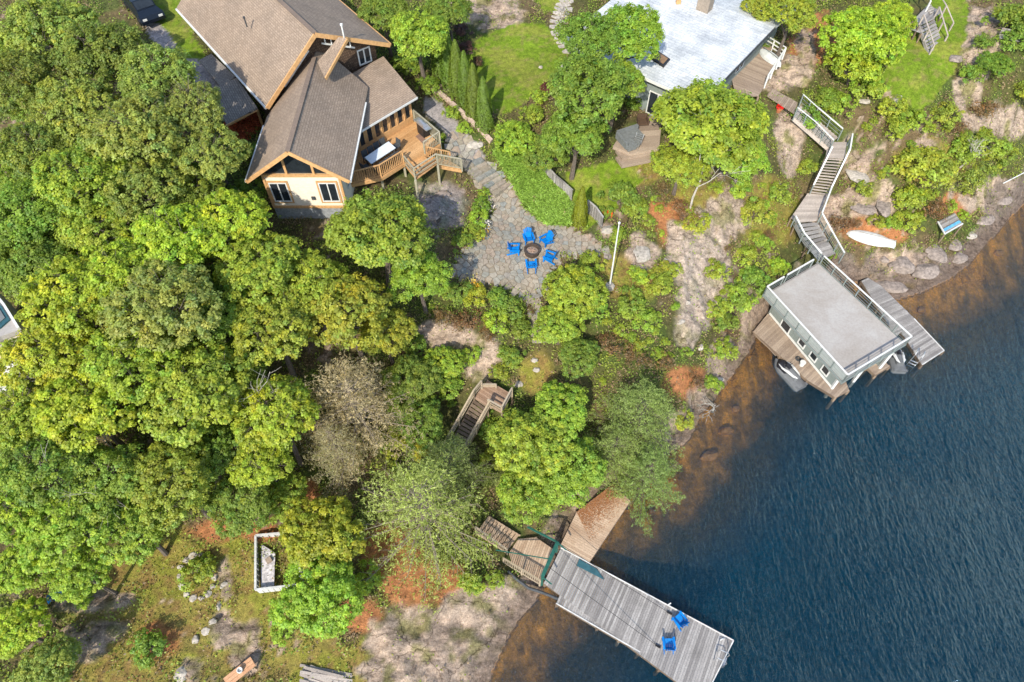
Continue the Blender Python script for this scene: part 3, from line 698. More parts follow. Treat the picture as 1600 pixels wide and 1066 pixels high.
def plant(name, kind, px, py, rpx, colr, label, cat, group=None, h=None, squash=1.0, lift=None):
    """a tree whose crown is seen round px,py with a radius rpx"""
    i = cnt.get(kind, 0); cnt[kind] = i + 1; me, tm, th_, Rr = PROTO[kind][i % len(PROTO[kind])]
    lift = 0 if lift is None else lift
    g = G(px, py); 
    for _ in range(6):
        zc_ = g.z + (h if h else 0) + rpx * .4 * depth(g.x, g.y, g.z) / FPX
        q = P(px, py, zc_); g = Vector((q.x, q.y, float(hgt(q.x, q.y))))
    s = rpx * depth(g.x, g.y, zc_) / FPX / Rr * 1.06
    root = bpy.data.objects.new(name, None); link(root); root.location = g; root['label'] = label; root['category'] = cat
    if group: root['group'] = group
    root.rotation_euler = (0, 0, R.uniform(0, 6.28)); hh = h if h else th_ * s
    ch = link(bpy.data.objects.new('crown', me)); ch.parent = root; ch.location = (0, 0, hh); ch.scale = (s, s, s * squash); ch.color = (*[c * R.uniform(.93, 1.07) for c in colr], 1)
    tr_ = link(bpy.data.objects.new('trunk', tm)); tr_.parent = root; tr_.location = (0, 0, hh); tr_.scale = (s, s, max(hh / max(th_, .3), s * .3) if th_ else s)
    return root
# ------------------------------------------------------------------ trees, one by one
Y_ = (.43, .53, .05); YG = (.36, .49, .055); G_ = (.25, .36, .05); D_ = (.24, .32, .055); SG = (.34, .41, .085); OL = (.38, .44, .055); PN = (.34, .42, .13); BR = (.47, .43, .25); GR = (.325, .44, .055)
BROWN = (.27, .17, .08); OR_ = (.42, .44, .04)
WOODS = 'trees of the dense wood on the left'
UNDER = []
T_ = [
('maple','maple_tree',70,35,62,SG,'olive tree at the very top left corner of the wood',9),
('oak','oak_tree',150,75,66,D_,'dark olive tree left of the dark car on the drive',9),
('oak','oak_tree',35,120,60,D_,'dark green tree on the left edge below the top left corner',9),
('fine','oak_tree',120,165,72,SG,'soft grey green tree in the upper left wood',9),
('oak','oak_tree',55,225,62,D_,'dark green tree on the left edge above the yellower crowns',9),
('oak','oak_tree',245,110,62,SG,'pale sage tree crowding the bend of the driveway',9),
('fine','oak_tree',300,165,52,SG,'sage tree overhanging the grey porch roof from the left',9),
('oak','oak_tree',210,195,72,SG,'large sage crown in the middle of the upper left wood',10),
('fine','oak_tree',325,235,56,SG,'sage tree just left of the orange leaf bed',8),
('oak','oak_tree',120,270,72,GR,'mid green crown under the upper left wood',9),
('fine','oak_tree',225,285,66,SG,'feathery sage crown above the lime green maples',8),
('oak','oak_tree',40,330,70,G_,'green tree on the left edge above the small building',8),
('fine','oak_tree',305,300,46,G_,'small green tree in the shade beside the gable wing',6),
('maple','maple_tree',150,350,62,OL,'olive yellow tree between the sage and lime crowns',8),
('maple','maple_tree',350,345,62,Y_,'lime green maple left of the cream gable wall',8),
('maple','maple_tree',270,370,66,Y_,'lime maple with a rounded crown further left of the gable wall',9),
('oak','oak_tree',50,400,66,G_,'green tree right above the small building on the left edge',7),
('maple','maple_tree',180,420,66,Y_,'bright yellow green maple up and left of the large sage crown',9),
('maple','maple_tree',405,415,66,YG,'yellow green maple below the foundation of the gable wing',8),
('maple','maple_tree',105,455,72,Y_,'bright lime maple right of the small building on the left edge',9),
('fine','oak_tree',250,475,90,SG,'large sage crown among lime green maples in mid wood',10),
('maple','maple_tree',345,480,60,G_,'darker green tree right of the large sage crown',7),
('maple','maple_tree',480,440,56,YG,'yellow green maple left of the big round tree by the deck',7),
('maple','maple_tree',415,500,66,OL,'olive yellow maple in the middle of the wood',8),
('oak','oak_tree',590,360,88,GR,'big round green tree in front of the house deck',6),
('oak','oak_tree',655,425,52,GR,'green crown at the lower right of the big round tree by the deck',5),
('maple','maple_tree',540,475,64,OL,'olive yellow maple below the big round tree by the deck',7),
('maple','maple_tree',600,515,46,OL,'small olive maple above the grey pine',5),
('maple','maple_tree',300,600,80,YG,'wide yellow green maple in the lower middle of the wood',9),
('maple','maple_tree',195,560,70,YG,'yellow green maple left of centre in the wood',9),
('maple','maple_tree',60,560,66,Y_,'lime maple over the white panel on the left edge',8),
('maple','maple_tree',125,630,74,Y_,'bright lime maple in the lower left wood',8),
('maple','maple_tree',30,640,54,YG,'yellow green maple on the left edge below the white panel',8),
('maple','maple_tree',375,560,46,G_,'mid green tree above the bare dead tree',6),
('maple','maple_tree',420,640,62,Y_,'brightest yellow maple standing left of the grey pine',9),
('maple','maple_tree',410,720,46,Y_,'small bright yellow maple above the rust coloured ground',7),
('oak','oak_tree',330,700,50,G_,'dark green tree in the shaded gap of the lower wood',5),
('oak','oak_tree',60,720,66,G_,'green tree at the left edge of the lower wood',8),
('oak','oak_tree',165,745,62,GR,'green tree in the lower left wood below the dead branches',7),
('oak','oak_tree',265,745,66,GR,'broad green tree above the clearing',7),
('oak','oak_tree',375,780,52,G_,'green tree right above the dry grass clearing',5),
('maple','maple_tree',95,820,62,YG,'yellow green maple above the blue tarp',7),
('maple','maple_tree',200,820,54,GR,'green maple whose crown ends at the clearing',6),
('maple','maple_tree',20,800,48,YG,'yellow green maple on the left edge above the blue tarp',7),
('maple','maple_tree',35,885,46,YG,'yellow green maple left of the blue tarp',5),
('maple','maple_tree',125,895,42,YG,'small yellow green maple right above the blue tarp',5),
('maple','maple_tree',22,985,44,Y_,'yellow maple on the left edge under the grey log',4),
('fine','oak_tree',70,1045,50,SG,'sage tree at the bottom left corner',3),
('oak','oak_tree',640,590,50,G_,'dark green tree left of the dark timber stairs',4),
('maple','maple_tree',690,570,36,YG,'small green tree on the pale rock above the timber stairs',2.5),
('oak','oak_tree',655,655,44,G_,'green tree in the hollow left of the dark timber stairs',4),
('maple','maple_tree',500,835,62,OR_,'golden green tree above the white walled pen',4),
('fine','oak_tree',500,928,70,YG,'feathery bright green tree over the white walled pen',3),
('maple','maple_tree',830,690,64,YG,'yellow green tree right of the dark timber stairs',5),
('maple','maple_tree',880,640,50,YG,'yellow green tree left of the blue green pine',4.5),
('oak','oak_tree',820,765,54,GR,'green tree just above the tan landing',4),
('oak','oak_tree',895,730,62,GR,'green tree above the tan wooden dock',4.5),
('maple','maple_tree',895,450,52,YG,'yellow green tree left of the flagpole base',3),
('maple','maple_tree',875,505,42,YG,'yellow green tree right of the stone path steps',3),
('oak','oak_tree',905,555,36,G_,'dark green tree below the stone path steps',3),
('oak','oak_tree',1108,185,98,YG,'wide green locust tree in front of the silver roof',6),
('oak','oak_tree',1160,245,48,YG,'lower right crown beside the wide green locust tree',4),
('oak','oak_tree',1065,255,46,YG,'lower left crown beside the grey patio sofa',4),
('oak','oak_tree',985,45,62,GR,'green oak overhanging the left end of the silver roof',7),
('oak','oak_tree',925,55,56,G_,'dark green oak right of the flagstone walk on the lawn',7),
('oak','oak_tree',920,135,72,G_,'large dark green oak between the lawn and the silver roof',7),
('oak','oak_tree',965,120,44,GR,'green oak below the skylight',6),
('oak','oak_tree',900,205,56,G_,'dark green oak above the reed bed',5),
('maple','maple_tree',805,215,36,YG,'light green shrub tree at the lower corner of the lawn',1.6),
('fine','oak_tree',850,240,40,G_,'dark green bushy tree between the reeds and the lawn',2),
('maple','maple_tree',1345,60,66,Y_,'bright yellow maple left of the grey playhouse stairs',4),
('maple','maple_tree',1325,130,44,Y_,'yellow maple crown above the white rail walkway',2.4),
('maple','maple_tree',1395,25,40,Y_,'yellow maple touching the grey playhouse',4),
('fine','oak_tree',1240,12,44,OL,'olive tree right of the brick chimney',6),
('fine','oak_tree',1190,8,34,OL,'small olive tree at the top edge behind the silver roof',5),
('oak','oak_tree',655,50,54,YG,'green tree between the brown roof and the cedar hedge',5),
('oak','oak_tree',600,12,44,G_,'green tree behind the right eave of the brown roof',5),
('oak','oak_tree',700,15,40,G_,'green tree at the top edge left of the bare rock',5),
('maple','maple_tree',1590,100,40,G_,'green tree on the right edge below the brown slope',2.5),
('maple','maple_tree',1540,120,26,G_,'small green tree right of the old bench',2),
]
for k, nm, px, py, r, c, lab, h in T_:
    plant(nm, k, px, py, r * (1.12 if px < 560 else 1.03), c, lab, 'tree', WOODS if px < 560 else None, h * (.62 if h > 4 else .5))
rf = random.Random(21); fi = 0
for gy2 in range(7):
    for gx2 in range(5):
        px, py = 25 + gx2 * 98 + rf.uniform(-30, 30), 60 + gy2 * 118 + rf.uniform(-35, 35)
        if (px > 320 and py < 345) or (px > 190 and py < 60) or (px > 250 and py > 790) or (px < 40 and 440 < py < 630): continue
        UNDER.append((px, py, rf.uniform(40, 54), rf.choice([G_, GR, YG, GR])))
for px, py, r, lab, k, c in [
 (545,612,92,'grey half bare pine with pale twigs in the middle of the wood','barepine',BR),
 (520,690,50,'smaller grey half bare pine above the rust coloured ground','barepine',BR),
 (655,775,108,'large pine with long spreading bare branches above the rust ground','barepine',(.43,.48,.15)),
 (700,720,58,'green topped pine below the dark timber stairs','pine',PN),
 (1005,640,66,'blue green pine on the shore left of the pink rock','pine',PN),
 (1015,735,58,'soft green pine overhanging the water beside the tan dock','pine',(.32,.41,.12)),
 (960,700,50,'sage pine between the shore pines and the green trees','pine',PN)]:
    plant('pine_tree', k, px, py, r, c, lab, 'tree', 'pines by the shore', 3.0 if r < 90 else 3.6)
hedge = [(690,112),(703,126),(716,142),(729,158),(742,176),(757,196)]
hl = ['cedar at the upper end of the hedge beside the lawn','second cedar from the upper end of the hedge','third cedar from the upper end of the hedge','third cedar from the lower end of the hedge','second cedar from the lower end of the hedge','cedar at the lower end of the hedge beside the stone edging']
for (a, b), l in zip(hedge, hl): plant('cedar_tree', 'cedar', a, b, 18, (.17, .25, .03), l, 'cedar', 'clipped cedars in a hedge beside the lawn', 0, squash=1.0)
plant('cedar_tree', 'cedar', 905, 346, 15, (.25, .29, .015), 'single yellow green cone shaped cedar by the grey fence', 'cedar', None, 0)

# leafless trees
def branchy(seed, h, spread):
    rr = random.Random(seed); parts = []
    def go(p, d, ln, r, dep):
        q = p + d * ln * .5 + Vector((rr.gauss(0, .05), rr.gauss(0, .05), 0)) * ln; e = q + (d + Vector((rr.gauss(0, .2), rr.gauss(0, .2), rr.gauss(0, .1)))).normalized() * ln * .5
        parts.append(tube([p, q, e], [r, r * .8, r * .6], 5 if dep < 2 else 3))
        if dep >= 4: return
        for k in range(3 if dep < 3 else 2):
            nd = (d + Vector((rr.gauss(0, spread), rr.gauss(0, spread), rr.gauss(0, .25)))).normalized(); go(p.lerp(e, rr.uniform(.5, 1)), nd, ln * rr.uniform(.6, .8), r * .55, dep + 1)
    go(Vector((0, 0, -.1)), Vector((0, 0, 1)), h, .09, 0); return join(parts)
for i, (px, py, h, l) in enumerate([(385,590,3.6,'pale dead tree with bare branches left of the brightest yellow maple'),(165,690,3.4,'pale dead tree with bare branches in the lower left wood'),
   (255,290,2.6,'thin bare tree top among the sage crowns'),(1100,255,3.0,'pale bare limbs of a dead tree under the wide locust tree'),(170,745,2.6,'small dead tree with forked branches in the lower left wood'),(1115,640,1.2,'bare shore bush leaning at the pink rock'),(1500,265,1.4,'bare grey bush on the slope above the small platform')]):
    g = G(px, py, h * (1.6 if h > 2 else .3)); V, F = branchy(i + 5, h, .55)
    o = mesh_obj('dead_tree' if h > 2 else 'bare_bush', V, F, M_palebark); o.location = g; o['label'] = l; o['category'] = 'dead tree' if h > 2 else 'bush'

# ------------------------------------------------------------------ shrubs
SHR = [
# garden and patio
(752,318,16,G_,'leafy green perennial at the top of the flower bed'),(748,340,17,YG,'light green perennial in the middle of the flower bed'),(738,362,17,YG,'light green clump beside the white flowers'),(722,378,18,G_,'dark green clump at the foot of the flower bed'),(757,300,10,YG,'small pointed plant at the upper tip of the flower bed'),
(716,455,20,G_,'green bush left of the yellow flowers below the patio'),(745,462,20,OR_,'yellow flowered bush below the patio'),(775,465,22,G_,'dark green bush below the patio edge'),(800,480,22,G_,'dark green bush left of the stone path steps'),(775,500,22,YG,'light green bush above the pale rock'),
(810,510,18,G_,'green bush touching the stone path steps'),(700,490,24,BROWN,'reddish brown juniper left of the garden bushes'),(735,500,26,BROWN,'wide reddish brown juniper on the pale rock'),(765,520,18,BROWN,'brown juniper at the right of the pale rock'),(800,555,20,G_,'green bush right of the pale rock'),
(780,580,16,OL,'olive bush behind the timber landing'),(735,555,16,YG,'light green bush between the two pale rocks'),(700,600,22,GR,'green bush left of the timber landing'),
(970,305,30,G_,'broad dark green bush right of the orange rack'),(995,325,22,GR,'green bush above the round pale rock'),(945,330,12,G_,'small green bush beside the orange rack'),(925,410,20,YG,'light green bush beside the flagpole'),(965,365,16,GR,'green bush right of the flagpole'),
(930,478,24,GR,'green bush below the flagpole base'),(985,470,24,G_,'dark green bush on the slope right of the flagpole'),(1010,500,20,GR,'green bush in the middle of the rocky slope'),(960,540,28,BROWN,'brown dry bush above the blue green pine'),(1000,555,26,BROWN,'large brown dry bush on the slope above the shore pines'),
(1035,560,20,BROWN,'brown dry bush left of the pink shore rock'),(1090,590,22,BROWN,'brown twiggy bush above the pink shore rock'),(1110,600,18,GR,'green bush on the pink shore rock'),(1130,545,22,GR,'green bush above the orange shallows'),(1070,655,16,OL,'olive bush at the water beside the pines'),
(1150,460,30,GR,'broad green bush left of the boathouse'),(1175,435,26,G_,'dark green bush beside the boathouse stairs'),(1130,500,22,G_,'green bush hanging over the shore left of the boathouse'),(1195,455,14,GR,'bright green bush touching the boathouse corner'),(1165,400,20,OL,'olive bush on the cliff left of the stairs'),
(1215,415,18,YG,'yellow green bush under the boathouse stairs'),(1120,420,20,YG,'yellow green bush on the cliff'),(1070,330,24,BROWN,'brown dry bush on the upper slope'),(1040,300,24,BROWN,'brown dry bush under the wide locust tree'),(1090,350,20,OL,'olive bush on the upper slope'),
(1180,330,24,OL,'olive bush on the middle of the cliff'),(1160,290,26,GR,'green bush below the wide locust tree'),(1215,300,22,GR,'green bush left of the white rail stairs'),(1245,225,18,G_,'dark green bush left of the upper white rail'),(1255,270,16,GR,'green bush touching the upper stair flight'),
(1190,380,18,GR,'green bush in a crack of the cliff'),(1050,420,16,OL,'olive bush left of the pale cliff face'),(1120,480,18,OL,'olive bush right of the pale cliff face'),(1030,440,20,OL,'olive bush on the slope'),(1000,430,18,YG,'yellow green bush below the round pale rock'),
# right hand slope
(1300,180,26,GR,'bright green bush right of the white rail walkway'),(1325,195,24,GR,'green bush between the yellow maple and the walkway'),(1290,150,20,G_,'dark green bush beside the bare rock'),(1345,170,20,YG,'yellow green bush below the yellow maple'),(1410,215,24,GR,'green bush below the right lawn'),
(1430,270,38,OL,'large olive yellow bush in the middle of the right slope'),(1465,255,28,OL,'olive yellow bush right of the largest one'),(1420,310,28,OL,'olive bush below the largest olive yellow bush'),(1500,235,26,GR,'green bush on the upper right slope'),(1540,225,30,GR,'bright green bush on the far right slope'),
(1570,240,18,G_,'dark green bush near the right edge'),(1500,285,30,SG,'grey green scrub above the shore rocks'),(1540,270,24,SG,'grey green scrub near the white mooring pole'),(1460,320,26,BROWN,'dry scrub above the small platform'),(1380,235,22,GR,'green bush beside the white rock'),
(1345,300,16,GR,'green bush left of the square boulder'),(1370,215,20,OL,'olive bush below the curved stone edging'),(1480,180,22,OL,'olive scrub right of the lawn'),(1510,130,20,G_,'dark green bush right of the boulder on the lawn'),(1525,85,16,G_,'dark green bush left of the old bench'),
(1555,115,22,G_,'dark green bush below the old bench'),(1540,165,24,BROWN,'brown scrub on the upper right slope'),(1590,160,24,OL,'olive scrub on the right edge'),(1580,30,34,G_,'green bush at the top right corner'),(1500,200,18,BROWN,'dry brown scrub left of the far green bush'),
(1390,350,16,GR,'green bush above the white boat'),(1320,345,22,BROWN,'rusty scrub above the white boat'),(1370,345,12,OL,'olive clump behind the white boat'),(1420,345,22,OL,'olive scrub left of the small platform'),(1300,395,10,GR,'green tuft beside the boathouse rail'),
# bottom left clearing
(228,1010,28,G_,'round dark green bush alone in the clearing'),(305,895,24,GR,'green plants inside the ring of stones'),(320,880,14,YG,'light green plants at the top of the ring of stones'),(740,910,22,GR,'green bush above the bare shore rock'),(775,905,14,GR,'small green bush beside the lower stair rail'),
(575,900,22,GR,'green bush right of the feathery tree'),(440,990,16,YG,'low yellow green bush on the mossy ground'),(130,935,16,YG,'yellow green bush beside the grey rock ledge'),(650,540,20,G_,'dark green bush left of the pale rock'),(630,630,26,G_,'dark green bush right of the grey pine'),
(615,680,26,OL,'olive bush between the two half bare pines'),(660,705,20,OL,'olive bush left of the lower end of the timber stairs'),(765,670,24,G_,'dark green bush right of the timber stairs'),(770,720,24,OL,'olive bush below the timber stairs'),(755,640,14,G_,'dark green fern in the corner of the timber stairs'),
(690,215,8,YG,'yellow green plant beside the curved gravel path'),(705,175,14,YG,'light green plants along the stone edging'),(725,200,12,YG,'light green plants beside the white rock'),(668,130,18,G_,'dark bush in the shade at the porch corner'),(640,100,24,G_,'dark bush behind the porch corner'),
(842,150,14,YG,'light green bush at the right edge of the lawn'),(858,135,11,(.16,.05,.04),'dark red leaved shrub at the edge of the lawn'),(728,75,14,(.14,.07,.06),'purple brown shrub left of the lawn'),(722,45,16,(.14,.08,.07),'purple brown shrub beside the bare rock'),(745,95,10,(.16,.09,.05),'brown shrub at the upper left of the lawn'),
(880,185,14,GR,'green bush right of the lawn'),(830,175,18,YG,'light green bush at the lower right of the lawn'),(1050,140,10,GR,'green bush beside the grey wall'),(990,160,14,G_,'dark bush above the patio sofa'),(375,235,22,G_,'dark green bush left of the gable wing'),(385,300,26,G_,'dark green bush at the foot of the gable wing'),
(1240,180,8,GR,'green tuft beside the red flower pot'),(1015,345,12,GR,'green clump left of the brown bush'),
]
for px, py, r, c, l in SHR:
    dry = c in (BROWN,) or c == SG
    plant('shrub', 'dryshrub' if dry else 'shrub', px, py, r * 1.12, c, l, 'shrub', None, .25)
LM = [(1338,378,'the white boat'),(1485,350,'the small platform'),(1383,318,'the upright boulder'),(1340,270,'the pale slope rock'),(1430,275,'the largest olive bush'),(1540,225,'the far green bush'),(1580,285,'the white pole'),(1410,150,'the curved stone edging'),(1325,230,'the stair top landing'),(1265,325,'the middle stair landing'),(1447,420,'the big shore boulder'),
(954,440,'the flagpole base'),(998,394,'the round pale rock'),(1095,420,'the pale cliff face'),(1210,455,'the boathouse corner'),(1110,240,'the locust tree'),(1150,460,'the broad green bush'),(1060,540,'the brown dry bushes'),(1130,575,'the pink shore rock'),(1175,330,'the mid cliff bush'),(1050,340,'the dry upper slope'),
(700,530,'the pale gully rock'),(760,560,'the grey gully rock'),(838,500,'the stone path steps'),(770,615,'the timber landing'),(715,690,'the lower timber stairs'),(640,590,'the dark hollow tree'),(660,775,'the large bare pine'),(945,600,'the shore pines'),(905,555,'the dark path tree'),
(250,475,'the large sage crown'),(165,690,'the lower dead tree'),(385,590,'the upper dead tree'),(420,640,'the brightest yellow maple'),(480,330,'the cream gable wall'),(20,500,'the small flat building'),(10,590,'the white panel'),(470,775,'the rust ground patch'),(110,350,'the upper olive tree'),(265,745,'the broad green tree')]
used_l = set()
def scrub_label(cn_, px, py):
    ds = sorted(LM, key=lambda l: (l[0] - px) ** 2 + (l[1] - py) ** 2)
    def rel(l):
        dx, dy = px - l[0], py - l[1]; q = abs(dx) + abs(dy)
        s = ('right of' if dx > 0 else 'left of') if abs(dx) > abs(dy) else ('below' if dy > 0 else 'above')
        return ('just ' if q < 28 else '') + s + ' ' + l[2]
    for t_ in (rel(ds[0]), rel(ds[0]) + ' and ' + rel(ds[1]), rel(ds[0]) + ' and ' + rel(ds[2]), rel(ds[1]) + ' and ' + rel(ds[2]), rel(ds[1]) + ' and ' + rel(ds[3])):
        l_ = 'small %s bush %s' % (cn_, t_)
        if l_ not in used_l and len(l_.split()) <= 16: used_l.add(l_); return l_
    return 'small %s bush %s' % (cn_, rel(ds[0]))
for px, py, r, c in UNDER: plant('understory_tree', 'fine', px, py, r, c, scrub_label('green', px, py).replace('small green bush', 'low green tree').replace(' and ', ', ').replace('just ', ''), 'tree', WOODS, 1.6)
# extra scrub over the slopes: many, alike
rr = random.Random(5); k = 0
ZN = [((985, 290), (1215, 560), 48), ((1290, 200), (1590, 350), 46), ((640, 470), (1000, 620), 12), ((600, 610), (800, 760), 16), ((0, 300), (460, 780), 20)]
for (x0, y0), (x1, y1), cn in ZN:  # zones
    j = 0
    while j < cn:
        px, py = rr.uniform(x0, x1), rr.uniform(y0, y1); g = G(px, py)
        if mask_at(calm, g.x, g.y) > .1 or mask_at(mk_rock, g.x, g.y) > .4 or inpoly(np.array(px), np.array(py), [(1230,140),(1330,200),(1330,240),(1300,420),(1215,400),(1235,320),(1290,220)]) or g.z < .3: continue
        c = rr.choice([OL, GR, BROWN, YG, OL, SG]); j += 1; k += 1
        nmz = {0: 'on the cliff between the locust tree and the boathouse', 1: 'on the slope between the right lawn and the shore', 2: 'round the pale rocks above the timber stairs', 3: 'in the hollow below the timber stairs', 4: 'under the tall trees of the left wood'}[ZN.index(((x0, y0), (x1, y1), cn))]
        cn_ = {OL: 'olive', GR: 'green', BROWN: 'brown', YG: 'yellow green', SG: 'grey green'}[c]
        plant('shrub', 'dryshrub' if c in (BROWN, SG) else 'shrub', px, py, rr.uniform(6, 13), c, scrub_label(cn_, px, py), 'shrub', 'scrub bushes %s' % nmz, .12)
# ------------------------------------------------------------------ brown roofed house
def wallq(name, a, b, z0, z1, th, mat, T, zt0=None, zt1=None, uv=True):
    """wall from plan point a to b, foot z0, tops zt0/zt1"""
    a = Vector((a[0], a[1], 0)); b = Vector((b[0], b[1], 0)); d = (b - a).normalized(); nn = Vector((-d.y, d.x, 0)) * th
    t0 = z1 if zt0 is None else zt0; t1 = z1 if zt1 is None else zt1; Z = Vector((0, 0, 1))
    v = [a + Z * z0, b + Z * z0, b + Z * t1, a + Z * t0]; v += [p + nn for p in v]
    f = [(0, 1, 2, 3), (7, 6, 5, 4), (0, 4, 5, 1), (1, 5, 6, 2), (2, 6, 7, 3), (3, 7, 4, 0)]
    return mesh_obj(name, v, f, mat, T, T.loc, uv=lambda c: ((c - a).dot(d), c.z))
def window(T, a, d, nrm, w, h, zb, par=None, bars=1, frame=M_white, name='window', fw=.07, glass=M_glass):
    """a = plan point of window centre on wall face, d along wall, nrm outward"""
    a = Vector((a[0], a[1], 0)); d = Vector((*d, 0)).normalized(); nrm = Vector((*nrm, 0)).normalized(); Z = Vector((0, 0, 1))
    c = a + Z * (zb + h / 2)
    def pl(u0, u1, v0, v1, o0, o1):
        vs = []
        for o in (o0, o1):
            for u, v in ((u0, v0), (u1, v0), (u1, v1), (u0, v1)): vs.append(c + d * u + Z * v + nrm * o)
        return vs, [(0, 1, 2, 3), (7, 6, 5, 4), (0, 4, 5, 1), (1, 5, 6, 2), (2, 6, 7, 3), (3, 7, 4, 0)]
    W2, H2 = w / 2, h / 2
    fr = [pl(-W2, W2, H2 - fw, H2, 0, .06), pl(-W2, W2, -H2, -H2 + fw, 0, .07), pl(-W2, -W2 + fw, -H2 + fw, H2 - fw, 0, .06), pl(W2 - fw, W2, -H2 + fw, H2 - fw, 0, .06)]
    for k in range(bars): x = -W2 + w * (k + 1) / (bars + 1); fr.append(pl(x - fw / 2, x + fw / 2, -H2 + fw, H2 - fw, 0, .055))
    V, F = join(fr); wd = mesh_obj(name, V, F, frame, T, T.loc)
    V, F = pl(-W2 + fw * .5, W2 - fw * .5, -H2 + fw * .5, H2 - fw * .5, -.01, .02); gl_ = mesh_obj('pane', V, F, glass, None, T.loc); gl_.location = (0, 0, 0); gl_.parent = wd
    return wd
HB = Thing('brown_roofed_house', 'large cottage with brown shingle roofs, cream gable wall and cedar trim', 'house', (-13, 38, 10.8))
# front wing, axis straight away from the camera
EL, ER, RG = -15.95, -9.75, -12.87; yf, yb = 31.35, 40.6; ze, zr = 14.0, 16.2
def V3(*a): return Vector(a)
slab('roof', [V3(EL, yf, ze), V3(RG, yf, zr), V3(RG, yb + 1.5, zr), V3(EL, yb - 3.2, ze)], .16, M_shingle, HB, uvdir=(0, 1, 0))
slab('roof', [V3(RG, yf, zr), V3(ER, yf, ze), V3(ER, yb, ze), V3(RG, yb + 1.5, zr)], .16, M_shingle, HB, uvdir=(0, 1, 0))
bar('ridge_cap', V3(RG, yf - .01, zr + .01), V3(RG, yb, zr + .01), .28, .05, M_shingle, HB)
for x0, x1 in ((EL, RG), (ER, RG)):
    bar('rake_board', V3(x0, yf - .03, ze - .10), V3(x1, yf - .03, zr - .10), .06, .24, M_trim, HB, up=(0, 0, 1))
bar('gutter', V3(ER + .05, yf, ze - .1), V3(ER + .05, yb - 1.6, ze - .1), .1, .12, M_white, HB)
bar('gutter', V3(EL - .05, yf, ze - .1), V3(EL - .05, yb - 4, ze - .1), .1, .12, M_white, HB)
wx0, wx1, wy = -15.2, -10.55, 32.1
wallq('wall', (wx0, wy), (wx1, wy), 11.2, 13.75, .18, M_cream, HB)
wallq('foundation', (wx0 - .03, wy - .03), (wx1 + .03, wy - .03), 9.2, 11.2, .2, M_found, HB)
# clapboards, each course a real lap
for i in range(15): bar('clapboard', V3(wx0 + .12, wy - .012, 11.34 + i * .165), V3(wx1 - .12, wy - .012, 11.34 + i * .165), .03, .12, M_cream, HB)
bar('trim_board', V3(wx0 - .05, wy - .05, 11.18), V3(wx1 + .05, wy - .05, 11.18), .1, .16, M_trim, HB)
bar('trim_board', V3(wx0 - .05, wy - .06, 13.78), V3(wx1 + .05, wy - .06, 13.78), .12, .2, M_trim, HB)
for x in (wx0, wx1): bar('corner_board', V3(x, wy - .03, 11.26), V3(x, wy - .03, 13.7), .14, .1, M_trim, HB, up=(0, 1, 0))
for x in (wx0 + .75, wx1 - .85):
    window(HB, (x, wy - .03), (1, 0), (0, -1), 1.1, 1.55, 11.65, bars=1)
    bar('window_trim', V3(x - .65, wy - .05, 13.28), V3(x + .65, wy - .05, 13.28), .06, .12, M_trim, HB)
    bar('window_trim', V3(x - .65, wy - .05, 11.58), V3(x + .65, wy - .05, 11.58), .06, .1, M_trim, HB)
    for s in (-1, 1): bar('window_trim', V3(x + s * .61, wy - .05, 11.64), V3(x + s * .61, wy - .05, 13.22), .1, .06, M_trim, HB, up=(0, 1, 0))
box('vent', (-12.5, wy - .08, 11.95), (.22, .1, .22), M_darkgrey, HB)
# gable glazing: three lights between cedar posts
def gz(x): return zr - .28 - abs(x - RG) * (zr - ze) / (RG - EL)
gy_ = wy
tri = [(-15.1, -13.75), (-13.6, -12.1), (-11.95, -10.65)]
for a, b in tri:
    za, zb_ = gz(a), gz(b); v = [V3(a, gy_, 13.9), V3(b, gy_, 13.9), V3(b, gy_, max(zb_, 13.95))]
    if a < RG < b: v += [V3(RG, gy_, gz(RG))]
    v += [V3(a, gy_, max(za, 13.95))]
    n_ = len(v); vv_ = v + [p + V3(0, .05, 0) for p in v]
    mesh_obj('gable_window', vv_, [tuple(range(n_)), tuple(range(2 * n_ - 1, n_ - 1, -1))] + [(i, i + n_, (i + 1) % n_ + n_, (i + 1) % n_) for i in range(n_)], M_glass, HB, HB.loc)
for x in (-13.67, -12.02): bar('gable_post', V3(x, gy_ - .02, 13.88), V3(x, gy_ - .02, gz(x)), .14, .12, M_trim, HB, up=(0, 1, 0))
for s, x0 in ((1, EL + .8), (-1, ER - .8)):
    bar('gable_beam', V3(x0, gy_ - .02, gz(x0) - .02), V3(RG, gy_ - .02, gz(RG) - .02), .14, .16, M_trim, HB)
wallq('wall', (wx0, 38.0), (wx0, wy + .18), 10, 13.9, .15, M_cream, HB)
wallq('wall', (wx1, wy + .18), (wx1, 38.6), 10, 13.9, .15, M_cream, HB)
for y in (33.6, 34.8): window(HB, (wx1 + .02, y), (0, 1), (1, 0), .9, 1.9, 11.7, bars=1)
